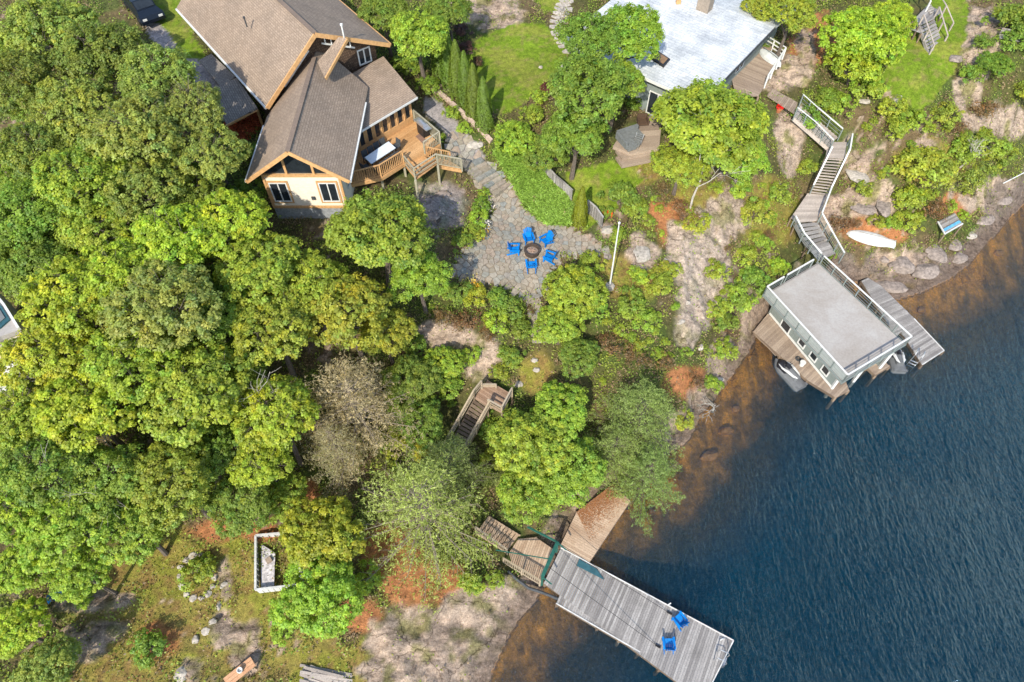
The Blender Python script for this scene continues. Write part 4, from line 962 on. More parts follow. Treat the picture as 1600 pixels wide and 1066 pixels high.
# main block: ridge runs away to the upper left
ax = V3(-.61, .79, 0).normalized(); pp = V3(.79, .61, 0).normalized()
A0 = V3(-15.9, 37.77, 14.5); B0 = V3(-8.4, 43.66, 15.3); R0 = V3(-12.42, 40.5, 17.95); LN = 15
slab('roof', [A0, R0, R0 + ax * LN, A0 + ax * LN], .18, M_shingle, HB, uvdir=ax)
slab('roof', [R0, B0, B0 + ax * LN, R0 + ax * LN], .18, M_shingle, HB, uvdir=ax)
bar('ridge_cap', R0 + V3(0, 0, .02), R0 + ax * LN + V3(0, 0, .02), .3, .05, M_shingle, HB)
for q in (A0, B0): bar('rake_board', q - ax * .03 - V3(0, 0, .12), R0 - ax * .03 - V3(0, 0, .12), .08, .28, M_trim, HB)
bar('gutter', A0 - pp * .06 - V3(0, 0, .1), A0 - pp * .06 + ax * LN - V3(0, 0, .1), .12, .12, M_white, HB)
bar('gutter', B0 + pp * .06 - V3(0, 0, .1), B0 + pp * .06 + ax * LN - V3(0, 0, .1), .12, .12, M_trim, HB)
w0 = A0 + pp * .7 + ax * .9; w1 = B0 - pp * .7 + ax * .9
def top(p): # underside of the main roof over plan point p
    s = (p - A0).dot(pp); rp_ = (R0 - A0).dot(pp); tt = (B0 - A0).dot(pp)
    return (A0.z + (R0.z - A0.z) * s / rp_ if s < rp_ else R0.z + (B0.z - R0.z) * (s - rp_) / (tt - rp_)) - .22
mid = w0 + pp * ((R0 - w0).dot(pp))
for a, b in ((w0, mid), (mid, w1)): wallq('gable_wall', (a.x, a.y), (b.x, b.y), 10.5, 14, .2, M_shake, HB, top(a), top(b))
wallq('wall', (w0.x, w0.y), ((w0 + ax * 13).x, (w0 + ax * 13).y), 10, 14.2, -.2, M_shake, HB)
wallq('wall', (w1.x, w1.y), ((w1 + ax * 13).x, (w1 + ax * 13).y), 10, 14.9, .2, M_shake, HB)
# white truss in the gable and upstairs window
for s in (-1, 1):
    for k in range(5):
        q = mid + pp * s * (.75 + k * .42) - ax * .35; bar('truss_stud', q + V3(0, 0, top(q) - q.z - .62), q + V3(0, 0, top(q) - q.z - .02), .07, .07, M_white, HB, up=(0, 1, 0))
    q0, q1 = mid + pp * s * .5 - ax * .35, mid + pp * s * 2.7 - ax * .35
    bar('truss_beam', q0 + V3(0, 0, top(q0) - q0.z - .66), q1 + V3(0, 0, top(q1) - q1.z - .66), .08, .1, M_white, HB)
wq = w1 - pp * .95 - ax * .02
window(HB, (wq.x, wq.y), (pp.x, pp.y), (-ax.x, -ax.y), 1.0, 1.15, 14.0, bars=1, fw=.09)
# small gablet roof between the big gable and the wing
q = [P(529, 58, 17.4), P(541, 60, 17.4), P(507, 121, 16.1), P(496, 97, 16.25)]
slab('gablet_roof', q, .14, M_shingle, HB, uvdir=q[1] - q[2]); bar('rake_board', q[1] + V3(.06, 0, -.1), q[2] + V3(.06, 0, -.1), .08, .2, M_trim, HB)
# low roof over the screened porch
E1, E2, T1 = P(651.5, 151, 13.3), P(561, 205, 13.3), P(599, 88, 14.15); dd = (E2 - E1).normalized()
slab('porch_roof', [E1, T1, T1 + dd * 3.3, E1 + dd * 5.0], .15, M_shingle, HB, uvdir=dd)
bar('gutter', E1 - V3(0, 0, .1) - dd * .02, E2 - V3(0, 0, .1), .1, .14, M_white, HB)
ip = V3(-dd.y, dd.x, 0)
if ip.dot(T1 - E1) < 0: ip = -ip
f0 = E1 + ip * .45 + dd * .35; f1 = E2 + ip * .45
L0 = (f1 - f0).length; DZ = 11.2; n_ = 7
for i in range(n_ + 1):
    a = f0 + dd * (L0 * i / n_); bar('porch_post', V3(a.x, a.y, DZ), V3(a.x, a.y, 13.3), .16, .14, M_trim, HB, up=(0, 1, 0))
for i in range(n_):
    a = f0 + dd * (L0 * (i + .5) / n_); w_ = window(HB, (a.x, a.y), (dd.x, dd.y), (-ip.x, -ip.y), L0 / n_ - .17, 1.5, DZ + .45, bars=0, frame=M_trim, name='porch_window', fw=.06)
wallq('porch_wall', (f0.x, f0.y), (f1.x, f1.y), DZ - 1.2, DZ + .5, .1, M_trim, HB)
g1 = f0 + ip * 4; wallq('porch_wall', (f0.x, f0.y), (g1.x, g1.y), 10, 13.3, .1, M_shake, HB)
# left porch roof and roof vents
q = [P(385, 193, 13.4), P(340, 160, 13.4), P(330, 148, 13.4), P(355, 190, 13.1)]
slab('side_roof', [P(402, 168, 13.6), P(354, 195, 12.9), P(326, 140, 12.9), P(370, 122, 13.6)], .14, M_greysh, HB, uvdir=P(354, 195, 12.9) - P(326, 140, 12.9))
slab('side_roof', [P(368, 120, 13.5), P(345, 136, 13.1), P(311, 94, 13.1), P(330, 84, 13.5)], .14, M_greysh, HB)
for a, b in ((354, 195), (402, 172)): p0 = P(a, b, 12.8); bar('porch_post', V3(p0.x, p0.y, 10.5), p0, .14, .14, M_trim, HB, up=(0, 1, 0))
bar('gutter', P(354, 197, 12.85), P(403, 171, 13.4), .08, .14, M_trim, HB)
for px, py in ((450, 3), (476, 28)):
    p0 = R0 + ax * 0; q = P(px, py, 17.3); box('roof_vent', q, (.35, .3, .25), M_found, HB, rz=.9)
q = P(386, 42, 16.6); V, F = lathe([(.05, 0), (.05, .6), (.08, .6), (.08, .7)], 8); mesh_obj('vent_pipe', [Vector(v) + q for v in V], F, M_darkgrey, HB, HB.loc)
q = P(537, 56, 17.3); V, F = lathe([(.05, -.2), (.05, .7), (.09, .7), (.09, .8)], 8); mesh_obj('vent_pipe', [Vector(v) + q for v in V], F, M_white, HB, HB.loc)

# ------------------------------------------------------------------ the cedar deck
DK = Thing('house_deck', 'honey coloured cedar deck with rails and steps beside the brown roofed house', 'deck', tuple(P(625, 225, DZ)))
dpoly = [P(a, b, DZ) for a, b in ((545, 240), (566, 229), (646, 186), (688, 226), (662, 243), (631, 256), (596, 278), (548, 288))]
# convex pieces
pl1 = [dpoly[0], dpoly[1], dpoly[2], dpoly[3], dpoly[4], dpoly[5], dpoly[6], dpoly[7]]
planks(DK, [(p.x, p.y) for p in pl1], DZ, (dd.x, dd.y), .145, M_newdeck)
DL = 10.8
lp = [P(a, b, DL) for a, b in ((662, 246), (684, 256), (650, 281), (633, 260))]
planks(DK, [(p.x, p.y) for p in lp], DL, (lp[1] - lp[0])[:2], .145, M_newdeck)
sp_ = [P(a, b, DL + .25) for a, b in ((660, 242), (668, 248), (640, 263), (632, 256))]
planks(DK, [(p.x, p.y) for p in sp_], DL + .25, (sp_[3] - sp_[0])[:2], .145, M_newdeck)
def railing(T, pts, h, mat, every=1.6, bal=.14, infill='baluster', top=.1, imat=None, post=.1, skip_end=False):
    imat = imat or mat
    for a, b in zip(pts[:-1], pts[1:]):
        a, b = Vector(a), Vector(b); Ln = (b - a).length; k = max(1, round(Ln / every)); Z = Vector((0, 0, 1))
        for i in range(k + 1):
            p = a.lerp(b, i / k)
            if i == 0 and a is not Vector(pts[0]) and (Vector(pts[0]) - a).length > .01: continue
            bar('post', p - Z * .15, p + Z * h, post, post, mat, T, up=(0, 1, 0))
        bar('top_rail', a + Z * (h + .02), b + Z * (h + .02), top, .04, mat, T)
        if infill == 'baluster':
            bar('bottom_rail', a + Z * .1, b + Z * .1, .04, .06, mat, T)
            nb_ = int(Ln / bal)
            for i in range(1, nb_): p = a.lerp(b, i / nb_); bar('baluster', p + Z * .1, p + Z * h, .035, .035, imat, T, up=(0, 1, 0))
        elif infill == 'cable':
            for q in range(1, 5): bar('cable', a + Z * h * q / 5, b + Z * h * q / 5, .012, .012, imat, T)
        elif infill == 'rails':
            for q in (.35, .68): bar('middle_rail', a + Z * h * q, b + Z * h * q, .035, .09, imat, T)
def PR(l, z): return [P(a, b, z) for a, b in l]
railing(DK, PR([(648, 190), (688, 224), (664, 240)], DZ), .95, M_rail, imat=M_rail)
railing(DK, PR([(596, 276), (631, 254)], DZ), .95, M_trim)
railing(DK, PR([(548, 288), (596, 276)], DZ), .95, M_trim)
railing(DK, PR([(632, 260), (649, 281), (684, 258)], DL), .95, M_rail, infill='rails')
# steps down to the right with lattice sided rail
s0, s1 = P(667, 246, DL), P(684, 258, DL); e0, e1 = P(704, 254, 10.35), P(722, 265, 10.35)
for i in range(5):
    f = (i + .5) / 5; a = s0.lerp(e0, f); b = s1.lerp(e1, f); bar('tread', a, b, .27, .045, M_newdeck, DK)
for a, b in ((s0, e0), (s1, e1)): bar('stringer', a - V3(0, 0, .15), b - V3(0, 0, .15), .05, .25, M_trim, DK)
railing(DK, [s0, e0], .9, M_trim, bal=.13); railing(DK, [s1, e1], .9, M_rail, bal=.09, imat=M_rail)
for a, b in ((688, 226), (662, 243), (631, 256), (596, 278), (649, 281), (684, 258)):
    p = P(a, b, DZ - .1); z0 = float(hgt(p.x, p.y)); bar('deck_post', V3(p.x, p.y, z0 - .2), p - V3(0, 0, .05), .14, .14, M_rail, DK, up=(0, 1, 0))
for i in (2, 3, 4, 5, 6): bar('rim_board', dpoly[i] - V3(0, 0, .15), dpoly[(i + 1)] - V3(0, 0, .15), .04, .22, M_trim, DK)

# ------------------------------------------------------------------ silver roofed cottage
HC = Thing('silver_roofed_cottage', 'low cottage with a weathered silver white shingle roof, skylight and brick chimney', 'house', (14, 46, 9.4))
c1 = V3(13.08, 40.46, 12.9); c2 = V3(19.83, 48.96, 12.9); fd = V3(-.78, .63, 0).normalized(); bd = V3(.62, .78, 0).normalized()
c2 = c1 + bd * 10.85; Lr = 12
slab('roof', [c1, c1 + fd * Lr, c1 + fd * Lr + bd * 10.85 + V3(0, 0, .5), c1 + bd * 10.85 + V3(0, 0, .5)], .18, M_whitesh, HC, uvdir=fd)
slab('roof', [c1 + bd * 10.85 + V3(0, 0, .5), c1 + bd * 10.85 + fd * Lr + V3(0, 0, .5), c1 + bd * 17 + fd * Lr - V3(0, 0, .6), c1 + bd * 17 - V3(0, 0, .6)], .18, M_whitesh, HC, uvdir=fd)
bar('fascia', c1 - bd * .04 - V3(0, 0, .1), c1 + fd * Lr - bd * .04 - V3(0, 0, .1), .06, .2, M_white, HC)
bar('fascia', c1 - fd * .04 - V3(0, 0, .1), c1 - fd * .04 + bd * 10.85 + V3(0, 0, .4), .06, .2, M_darkgrey, HC)
a0 = c1 + bd * .7 + fd * .9; a1 = a0 + fd * (Lr - 1.6); r0 = a0 + bd * 14
wallq('wall', (a1.x, a1.y), (a0.x, a0.y), 9, 12.7, .2, M_bluegrey, HC); wallq('wall', (a0.x, a0.y), (r0.x, r0.y), 8.6, 12.7, .2, M_bluegrey, HC)
for k, w_, z_ in ((1.2, 1.2, 10.9), (2.7, 1.5, 9.7)):
    p = a0 + fd * k; window(HC, (p.x - bd.x * .02, p.y - bd.y * .02), (fd.x, fd.y), (-bd.x, -bd.y), w_, 1.9 if z_ < 10 else 1.2, z_, bars=1)
for k in (2, 4.5, 7.5): p = a0 + bd * k - fd * .02; window(HC, (p.x, p.y), (bd.x, bd.y), (-fd.x, -fd.y), 1.3, 1.4, 10.8, bars=1)
q = [P(a, b, 13.05) for a, b in ((1013, 89), (1027, 81), (1047, 94), (1037, 105))]
sk = slab('skylight', [p + V3(0, 0, .1) for p in q], .18, M_black, HC); q2 = [p.lerp(sum(q, V3(0, 0, 0)) / 4, .22) + V3(0, 0, .115) for p in q]; gg = slab('pane', q2, .02, plain('amber_glass', (.22, .13, .06), .1, .6, 1), None, off=HC.loc); gg.location = (0, 0, 0); gg.parent = sk
M_brick = brickmat('orange_chimney_brick', (.45, .12, .05), (.58, .20, .09), (.3, .25, .2), .22, .08, .012)
q = P(1104, -2, 14.2); b_ = box('chimney', q, (1.0, .8, 2.2), M_brick, HC, rz=math.atan2(fd.y, fd.x)); box('chimney_cap', q + V3(0, 0, 1.15), (1.15, .95, .1), M_found, HC, rz=math.atan2(fd.y, fd.x))
q = P(1060, 2, 13.5); box('roof_vent', q, (.35, .35, .3), M_trim, HC); q = P(1108, 12, 13.5); box('roof_vent', q, (.5, .2, .15), M_brick, HC)
# its side deck
CD = Thing('cottage_deck', 'grey brown side deck with white rail at the right of the silver roof', 'deck', tuple(P(1180, 115, 10)))
cd = [P(a, b, 10.3) for a, b in ((1140, 108), (1187, 70), (1222, 92), (1185, 150), (1150, 152))]
planks(CD, [(p.x, p.y) for p in cd], 10.3, (fd.x, fd.y), .145, M_browndock)
railing(CD, [cd[1], cd[2], cd[2].lerp(cd[3], .75)], .95, M_white, infill='rails')
for p in cd: z0 = float(hgt(p.x, p.y)); bar('deck_post', V3(p.x, p.y, z0 - .2), p - V3(0, 0, .05), .12, .12, M_oldwood, CD, up=(0, 1, 0))
wk = Thing('board_walk', 'short brown walkway running to the top of the white railed stairs', 'walkway', tuple(P(1210, 160, 9.3)))
w_ = [P(a, b, 9.45) for a, b in ((1198, 150), (1206, 138), (1246, 160), (1241, 178))]
planks(wk, [(p.x, p.y) for p in w_], 9.45, (w_[1] - w_[0])[:2], .145, M_browndock)

# small building and panel on the left edge
SB = Thing('small_flat_building', 'corner of a pale flat roof with a skylight on the left edge', 'building', tuple(P(-20, 500, 12)))
q = [P(a, b, 13.5) for a, b in ((-60, 395), (8, 478), (31, 515), (0, 526), (-60, 560))]
slab('roof', q, .3, M_membrane, SB); bar('fascia', q[1] + V3(0, 0, .05), q[2] + V3(0, 0, .05), .12, .2, M_white, SB); bar('fascia', q[0] + V3(0, 0, .05), q[1] + V3(0, 0, .05), .12, .2, M_white, SB)
q2 = [P(a, b, 13.6) for a, b in ((-20, 462), (2, 478), (15, 499), (0, 512), (-20, 520))]; slab('skylight', q2, .1, M_teal, SB)
q3 = [p.lerp(P(-8, 492, 13.65), .3) + V3(0, 0, .03) for p in q2]; slab('skylight_pane', q3, .03, M_greycanvas, SB)
ctr = P(-15, 495, 13); 
qi = [p.lerp(ctr, .15) for p in q]
for i in range(5): wallq('wall', qi[i][:2], qi[(i + 1) % 5][:2], 8.5, 13.2, .15, M_cream, SB)
WP = Thing('white_carport_roof', 'white roof panel half hidden by leaves on the left edge', 'roof', tuple(P(0, 590, 9)))
q = [P(a, b, 11.8) for a, b in ((-40, 580), (-2, 545), (36, 560), (28, 580), (8, 608), (-40, 620))]; slab('roof_panel', q, .12, M_white, WP)
for i in range(6): z0 = float(hgt(q[i].x, q[i].y)); bar('post', V3(q[i].x, q[i].y, z0), q[i] - V3(0, 0, .1), .1, .1, M_white, WP, up=(0, 1, 0))
# ------------------------------------------------------------------ flagstone patio
def voronoi(polypx, count, T, mat, z_up, inset, seed, name='flagstone', zfix=None, th=.07):
    rg = random.Random(seed); pw = [G(*q).xy for q in polypx]; pa = np.array([tuple(p) for p in pw]); lo, hi = pa.min(0), pa.max(0)
    area = 0.5 * abs(sum(pa[i][0] * pa[(i + 1) % len(pa)][1] - pa[(i + 1) % len(pa)][0] * pa[i][1] for i in range(len(pa))))
    rad = math.sqrt(area / count) * .78; pts = []; tries = 0
    while len(pts) < count and tries < count * 60:
        tries += 1; p = Vector((rg.uniform(lo[0], hi[0]), rg.uniform(lo[1], hi[1])))
        if not inpoly(np.array(p.x), np.array(p.y), pa): continue
        if all((p - q).length > rad for q in pts): pts.append(p)
    for p in pts:
        cell = [p + Vector(q) for q in ((-1.2, -1.2), (1.2, -1.2), (1.2, 1.2), (-1.2, 1.2))]
        for q in pts:
            if q is p or (q - p).length > 2.4: continue
            d = (p - q).normalized(); cell = clip_poly(cell, (p + q) / 2 + d * inset, d)
            if len(cell) < 3: break
        if len(cell) < 3: continue
        cell = [c if (c - p).length < rad * 1.5 else p + (c - p).normalized() * rad * 1.5 for c in cell]
        cell = [c + Vector((rg.gauss(0, .012), rg.gauss(0, .012))) for c in cell]
        z = (float(hgt(p.x, p.y)) if zfix is None else zfix) + z_up + rg.uniform(-.008, .012)
        slab(name, [(c.x, c.y, z if zfix is not None else float(hgt(c.x, c.y)) + z_up + .004) for c in cell], th, mat, T)
m, t = new_mat('flagstone'); oi = N(t, 'ShaderNodeObjectInfo'); p = pos(t); nz_ = noise(t, p, 5, 6, .7)
a = ramp(t, oi.outputs['Random'], [(0, (.25, .215, .165)), (.25, (.31, .26, .205)), (.45, (.235, .23, .20)), (.62, (.31, .24, .185)), (.8, (.20, .21, .20)), (1, (.33, .29, .235))])
a = mixrgb(t, 'MULTIPLY', .8, a, ramp(t, nz_, [(.3, (.55, .55, .55)), (.7, (1.4, 1.4, 1.35))])); finish(t, a, .9, nz_, .5, .03); M_flag = m
PT = Thing('flagstone_patio', 'irregular flagstone patio of brown and grey stones round the fire pit', 'patio', tuple(G(820, 400)))
voronoi(PATIO[2:], 285, PT, M_flag, .05, .018, 4)
# stone steps from the house down to the patio
SS = Thing('stone_steps', 'broad flight of long grey stone steps from the house down to the patio', 'steps', tuple(G(757, 270)))
sl_, sr_ = ((722, 262), (752, 248)), ((768, 306), (792, 284))
for i in range(8):
    f = i / 7; a = Vector(sl_[0]).lerp(Vector(sr_[0]), f); b = Vector(sl_[1]).lerp(Vector(sr_[1]), f)
    ga, gb = G(*a), G(*b); z = (ga.z + gb.z) / 2 + .12; d = (gb - ga).xy.normalized(); nn = Vector((d.y, -d.x)); w = .36
    for k in range(2):
        s, e = ga.xy.lerp(gb.xy, k / 2 + (.01 if k else 0)), ga.xy.lerp(gb.xy, (k + 1) / 2 - .01)
        slab('step_stone', [(s.x - nn.x * w, s.y - nn.y * w, z), (e.x - nn.x * w, e.y - nn.y * w, z + .0), (e.x + nn.x * w, e.y + nn.y * w, z), (s.x + nn.x * w, s.y + nn.y * w, z)], .25, M_flag, SS)
US = Thing('paving_slabs', 'large pale stone slabs between the deck steps and the long stone steps', 'paving', tuple(G(715, 235)))
voronoi([(700, 218), (722, 208), (738, 232), (750, 246), (724, 258), (704, 240)], 16, US, M_flag, .07, .03, 8, 'slab_stone')
LP = Thing('stone_path_steps', 'narrow stone steps leading down from the patio through the bushes', 'steps', tuple(G(838, 495)))
for i in range(9):
    g = G(832 + i * 1.4, 464 + i * 8.4); w = .5; a_ = .12 * (i % 3 - 1)
    c, s = math.cos(a_), math.sin(a_); slab('step_stone', [(g.x + x * c - y * s, g.y + x * s + y * c, g.z + .13) for x, y in ((-w, -.2), (w, -.22), (w * .95, .2), (-w, .22))], .2, M_flag, LP)
SW = Thing('stone_walk', 'curving walk of pale flagstones at the upper right of the lawn', 'path', tuple(G(875, 45)))
voronoi([(884, -10), (896, 2), (882, 22), (876, 42), (884, 62), (894, 74), (888, 82), (876, 72), (866, 48), (867, 32), (874, 12)], 26, SW, M_pale_stone, .06, .03, 9)
# low edging wall beside the cedars
EW = Thing('stone_edging', 'long low pinkish edging wall between the cedars and the gravel path', 'wall', tuple(G(715, 175)))
ed = [(664, 130), (684, 146), (704, 163), (724, 181), (745, 201), (768, 224)]
mpk = plain('pink_concrete', (.50, .38, .30), .9, .2, 5)
for a, b in zip(ed[:-1], ed[1:]):
    ga, gb = G(*a), G(*b)
    for k in range(3): bar('edging_block', ga.lerp(gb, k / 3 + .01) + Vector((0, 0, .12)), ga.lerp(gb, (k + 1) / 3 - .01) + Vector((0, 0, .12)), .26, .4, mpk, EW)

# ------------------------------------------------------------------ boulders
def rock_mesh(seed, sub=3):
    bm = bmesh.new(); bmesh.ops.create_icosphere(bm, subdivisions=sub, radius=1); rg = np.random.default_rng(seed)
    pl = rg.normal(size=(14, 3)); pl /= np.linalg.norm(pl, axis=1, keepdims=True); dd_ = rg.uniform(.62, .95, 14)
    for v in bm.verts:
        q = np.array(v.co)
        for a, d in zip(pl, dd_):
            k = q @ a
            if k > d: q = q - a * (k - d) * .92
        q = q * (1 + .05 * math.sin(q[0] * 7 + seed) * math.cos(q[1] * 9)); v.co = q
    me = bpy.data.meshes.new('boulder'); bm.to_mesh(me); bm.free(); return me
RM = []
for mt in (M_stone, M_pale_stone):
    for s in range(3): me = rock_mesh(s + 1); me.materials.append(mt); RM.append(me)
def boulder(px, py, rx, ry, rz, pale, label, group=None, hz=.5):
    g = G(px, py, .2); d = depth(g.x, g.y, g.z) / FPX; o = link(bpy.data.objects.new('boulder', RM[(3 if pale else 0) + int(px) % 3]))
    o.location = g; o.scale = (rx * d, ry * d * 1.1, max(.15, min(rx, ry) * d * hz)); o.rotation_euler = (0, 0, rz); o['label'] = label; o['category'] = 'boulder'
    if group: o['group'] = group
for b in [(742,222,14,10,.2,1,'white boulder between the long stone steps and the edging wall'),(998,394,24,17,.3,1,'large round pale rock right of the flagpole',None,.35),(949,356,11,9,.5,1,'small pale rock at the end of the grey fence'),
  (1382,318,13,24,-.2,0,'upright grey boulder on the slope left of the white boat'),(1340,270,18,24,.3,1,'pale rock in the middle of the right slope',None,.35),(1352,322,26,14,-.1,0,'wide grey rock left of the upright boulder',None,.35),
  (1383,402,8,9,.1,0,'square grey rock at the stern of the white boat'),(1447,420,24,17,.4,0,'largest rounded boulder on the right shore',None,.55),(1410,410,22,20,.1,0,'dark boulder beside the largest rounded boulder'),(1460,392,18,22,.5,0,'angular rock below the small platform',None,.5),
  (1518,365,12,8,.3,1,'pale round stone beside the small platform'),(1490,380,18,12,.2,0,'low grey rock under the small platform',None,.3),(1395,445,30,14,.0,0,'long dark rock at the water beside the grey dock',None,.3),(1500,400,16,12,.6,0,'grey rock at the edge of the orange shallows'),
  (1540,340,18,12,.5,0,'low grey rock on the right shore'),(1570,310,16,10,.5,0,'low flat rock near the right edge of the shore'),(882,102,8,11,.2,1,'pale rock at the right edge of the main lawn'),(1495,88,12,10,.4,0,'brown boulder beside the playhouse stairs'),
  (1403,150,8,18,-.6,1,'long white stone edging the bottom of the right lawn'),(1352,155,12,6,.1,1,'low white stone under the yellow maple'),(845,102,4,3,.1,1,'small pale stone on the lawn edge'),(280,1052,11,13,.2,1,'grey boulder in the shade at the bottom of the clearing'),
  (810,597,9,7,.3,1,'pale stone right of the pale rock gully'),(838,575,6,5,.2,1,'flat stone below the stone path steps'),(835,560,6,5,.2,1,'flat stone in the grass under the path steps'),(950,398,8,6,.3,0,'grey stone left of the round pale rock'),
  (690,300,16,10,.4,0,'slate grey ledge beside the deck steps',None,.3),(672,335,18,10,.2,0,'slate grey ledge above the shaded garden',None,.3),(1350,905,1,1,0,0,'x')][:-1]:
    boulder(*b)
mos_ = plain('sunken_stone', (.50, .24, .07), .9, .3, 4)
for i, (px, py, rx, ry, l) in enumerate([(1135,673,15,8,'larger orange stone under the shallow water below the pink shore rock'),(1108,712,16,9,'long orange stone under the water off the shore pines'),(1150,640,8,6,'small orange stone under water left of the boathouse'),(1016,800,9,6,'amber stone under water beside the tan dock'),(1560,395,9,6,'amber stone under water off the right shore'),(1440,485,8,5,'amber stone under water beside the right boathouse dock')]):
    p_ = P(px, py, -.42); o = link(bpy.data.objects.new('sunken_stone', RM[i % 3].copy())); o.data.materials.clear(); o.data.materials.append(mos_); o.location = p_; dd_ = depth(*p_) / FPX; o.scale = (rx * dd_, ry * dd_, .28); o.rotation_euler = (0, 0, .3); o['label'] = l; o['category'] = 'stone'
for i in range(14):
    a = i / 14 * 6.283; boulder(306 + 27 * math.cos(a), 900 + 34 * math.sin(a), R.uniform(4, 8), R.uniform(4, 7), R.uniform(0, 3), 1, 'stone in the ring round the green plants in the clearing', 'stones of the ring in the clearing')
for i, (x, y) in enumerate([(348,912),(340,945),(330,970),(320,985),(303,998),(1040,405),(1075,470),(1065,500),(1095,540),(1125,590)]):
    boulder(x, y, R.uniform(5, 9), R.uniform(4, 7), R.uniform(0, 3), 1, 'flat pinkish rock showing through the moss of the clearing' if x < 600 else 'pale stone in the cliff face above the shore', 'rocks in the clearing' if x < 600 else 'stones of the cliff', .4)

# ------------------------------------------------------------------ chairs round the fire
def adirondack(T, off=Vector((0, 0, 0))):
    """faces -Y; origin at its base centre"""
    def part(name, geo, mat=M_blue):
        V, F = geo; return mesh_obj(name, V, F, mat, T, (0, 0, 0))
    for i in range(5): x = -.22 + i * .11; part('seat_slat', boxgeo((x, -.32, .37), (x, .22, .25), .095, .022))
    for i in range(5):
        x = -.22 + i * .11; h_ = .98 - .05 * abs(i - 2) ** 1.5; part('back_slat', boxgeo((x * .85, .18, .24), (x * 1.2, .50, h_), .10, .022, (0, 1, 0)))
    for s in (-1, 1):
        part('armrest', join([boxgeo((s * .34, -.38, .55), (s * .34, .36, .53), .13, .025)]))
        part('leg', boxgeo((s * .31, -.30, 0), (s * .31, -.30, .54), .035, .10, (0, 1, 0)))
        part('leg', boxgeo((s * .29, -.34, .34), (s * .29, .55, 0), .035, .11))
        part('arm_support', boxgeo((s * .33, .30, .10), (s * .33, .30, .53), .035, .06, (0, 1, 0)))
    part('back_brace', boxgeo((-.3, .33, .50), (.3, .33, .50), .04, .06))
FG = 'blue chairs round the fire pit'
fire = G(831, 396)
cpx = [(826,372,'blue chair behind the fire pit, upper left one'),(853,375,'blue chair behind the fire pit, upper right one'),(804,389,'blue chair left of the fire pit'),(858,401,'blue chair right of the fire pit'),(830,414,'blue chair in front of the fire pit, nearest the bushes')]
CH0 = Thing('garden_chair', cpx[0][2], 'chair', (0, 0, 0), FG); adirondack(CH0)
for i, (px, py, l) in enumerate(cpx):
    g = G(px, py, .4); g.z += .06; d = (g - fire).xy; rz = math.atan2(d.y, d.x) - math.pi / 2
    if i == 0: CH0.o.location = g; CH0.o.scale = (.93,) * 3; CH0.o.rotation_euler = (0, 0, rz)
    else: copy_thing(CH0.o, g, rz + .06 * (i - 2), l, .93)
FP = Thing('fire_pit', 'round dark steel fire pit with ash and logs on the patio', 'fire pit', (fire.x, fire.y, fire.z + .05))
V, F = lathe([(.50, 0), (.50, .32), (.56, .33), (.56, .37), (.44, .37), (.42, .1), (.0, .09)], 24); mesh_obj('steel_ring', V, F, plain('rusty_steel', (.10, .075, .06), .6, .4, 10, metal=.4), FP, smooth=False)
V, F = lathe([(.42, .10), (.42, .16), (.0, .2)], 16); mesh_obj('ash', V, F, M_ash, FP)
for k in range(4): a = k * .9; V, F = tube([(math.cos(a) * .28, math.sin(a) * .28, .2), (-math.cos(a) * .22, -math.sin(a) * .22, .3)], .05, 6); mesh_obj('log', V, F, plain('burnt_log', (.33, .22, .16), .95, .5, 14), FP)

# ------------------------------------------------------------------ house deck furniture
tq = [P(a, b, DZ + .78) for a, b in ((570, 246), (607, 221), (618, 231), (580, 256))]
TB = Thing('dining_table', 'long table with a pale blue white top on the cedar deck', 'table', tuple(P(594, 242, DZ)))
slab('tabletop', tq, .05, plain('pale_blue_top', (.62, .68, .72), .4, .08), TB)
tc = sum(tq, Vector((0, 0, 0))) / 4
for q in tq: p = q.lerp(tc, .12); bar('leg', Vector((p.x, p.y, DZ)), Vector((p.x, p.y, DZ + .73)), .07, .07, M_darkgrey, TB, up=(0, 1, 0))
du = (tq[1] - tq[0]).normalized(); dv = (tq[2] - tq[1]).normalized(); LT = (tq[1] - tq[0]).length; WT = (tq[2] - tq[1]).length
DC = Thing('dining_chair', 'dark dining chair at the near side of the pale table', 'chair', (0, 0, 0), 'dark dining chairs round the pale table')
V, F = boxgeo((0, -.22, .44), (0, .22, .44), .44, .05); mesh_obj('seat', V, F, M_darkgrey, DC)
V, F = boxgeo((0, .23, .45), (0, .30, .90), .44, .04, (0, 1, 0)); mesh_obj('backrest', V, F, M_darkgrey, DC)
for sx in (-1, 1):
    for sy in (-1, 1): V, F = boxgeo((sx * .19, sy * .2, 0), (sx * .19, sy * .2, .43), .04, .04, (0, 1, 0)); mesh_obj('leg', V, F, M_black, DC)
first = True
for side in (1, -1):
    for k in range(4):
        c = tc + du * (k - 1.5) * LT / 4 + dv * side * (WT / 2 + .18); c.z = DZ; a = math.atan2((dv * side).y, (dv * side).x) - math.pi / 2
        l = '%s dark dining chair on the %s side of the pale table' % (('leftmost', 'second from the left', 'third from the left', 'rightmost')[k], 'near' if side > 0 else 'house')
        if first: DC.o.location = c; DC.o.rotation_euler = (0, 0, a); DC.o['label'] = l; first = False
        else: copy_thing(DC.o, c, a, l)
for e, l in ((1, 'dark dining chair at the right end of the pale table'), (-1, 'dark dining chair at the left end of the pale table')):
    c = tc + du * e * (LT / 2 + .3); c.z = DZ; copy_thing(DC.o, c, math.atan2(du.y * e, du.x * e) - math.pi / 2, l)
gp = P(670, 211, DZ); ga_ = math.atan2((P(688, 226, DZ) - P(648, 190, DZ)).y, (P(688, 226, DZ) - P(648, 190, DZ)).x)
GR_ = Thing('barbecue_grill', 'steel and black barbecue grill in the corner of the cedar deck', 'grill', tuple(gp + Vector((-.35, .1, 0))), rz=ga_)
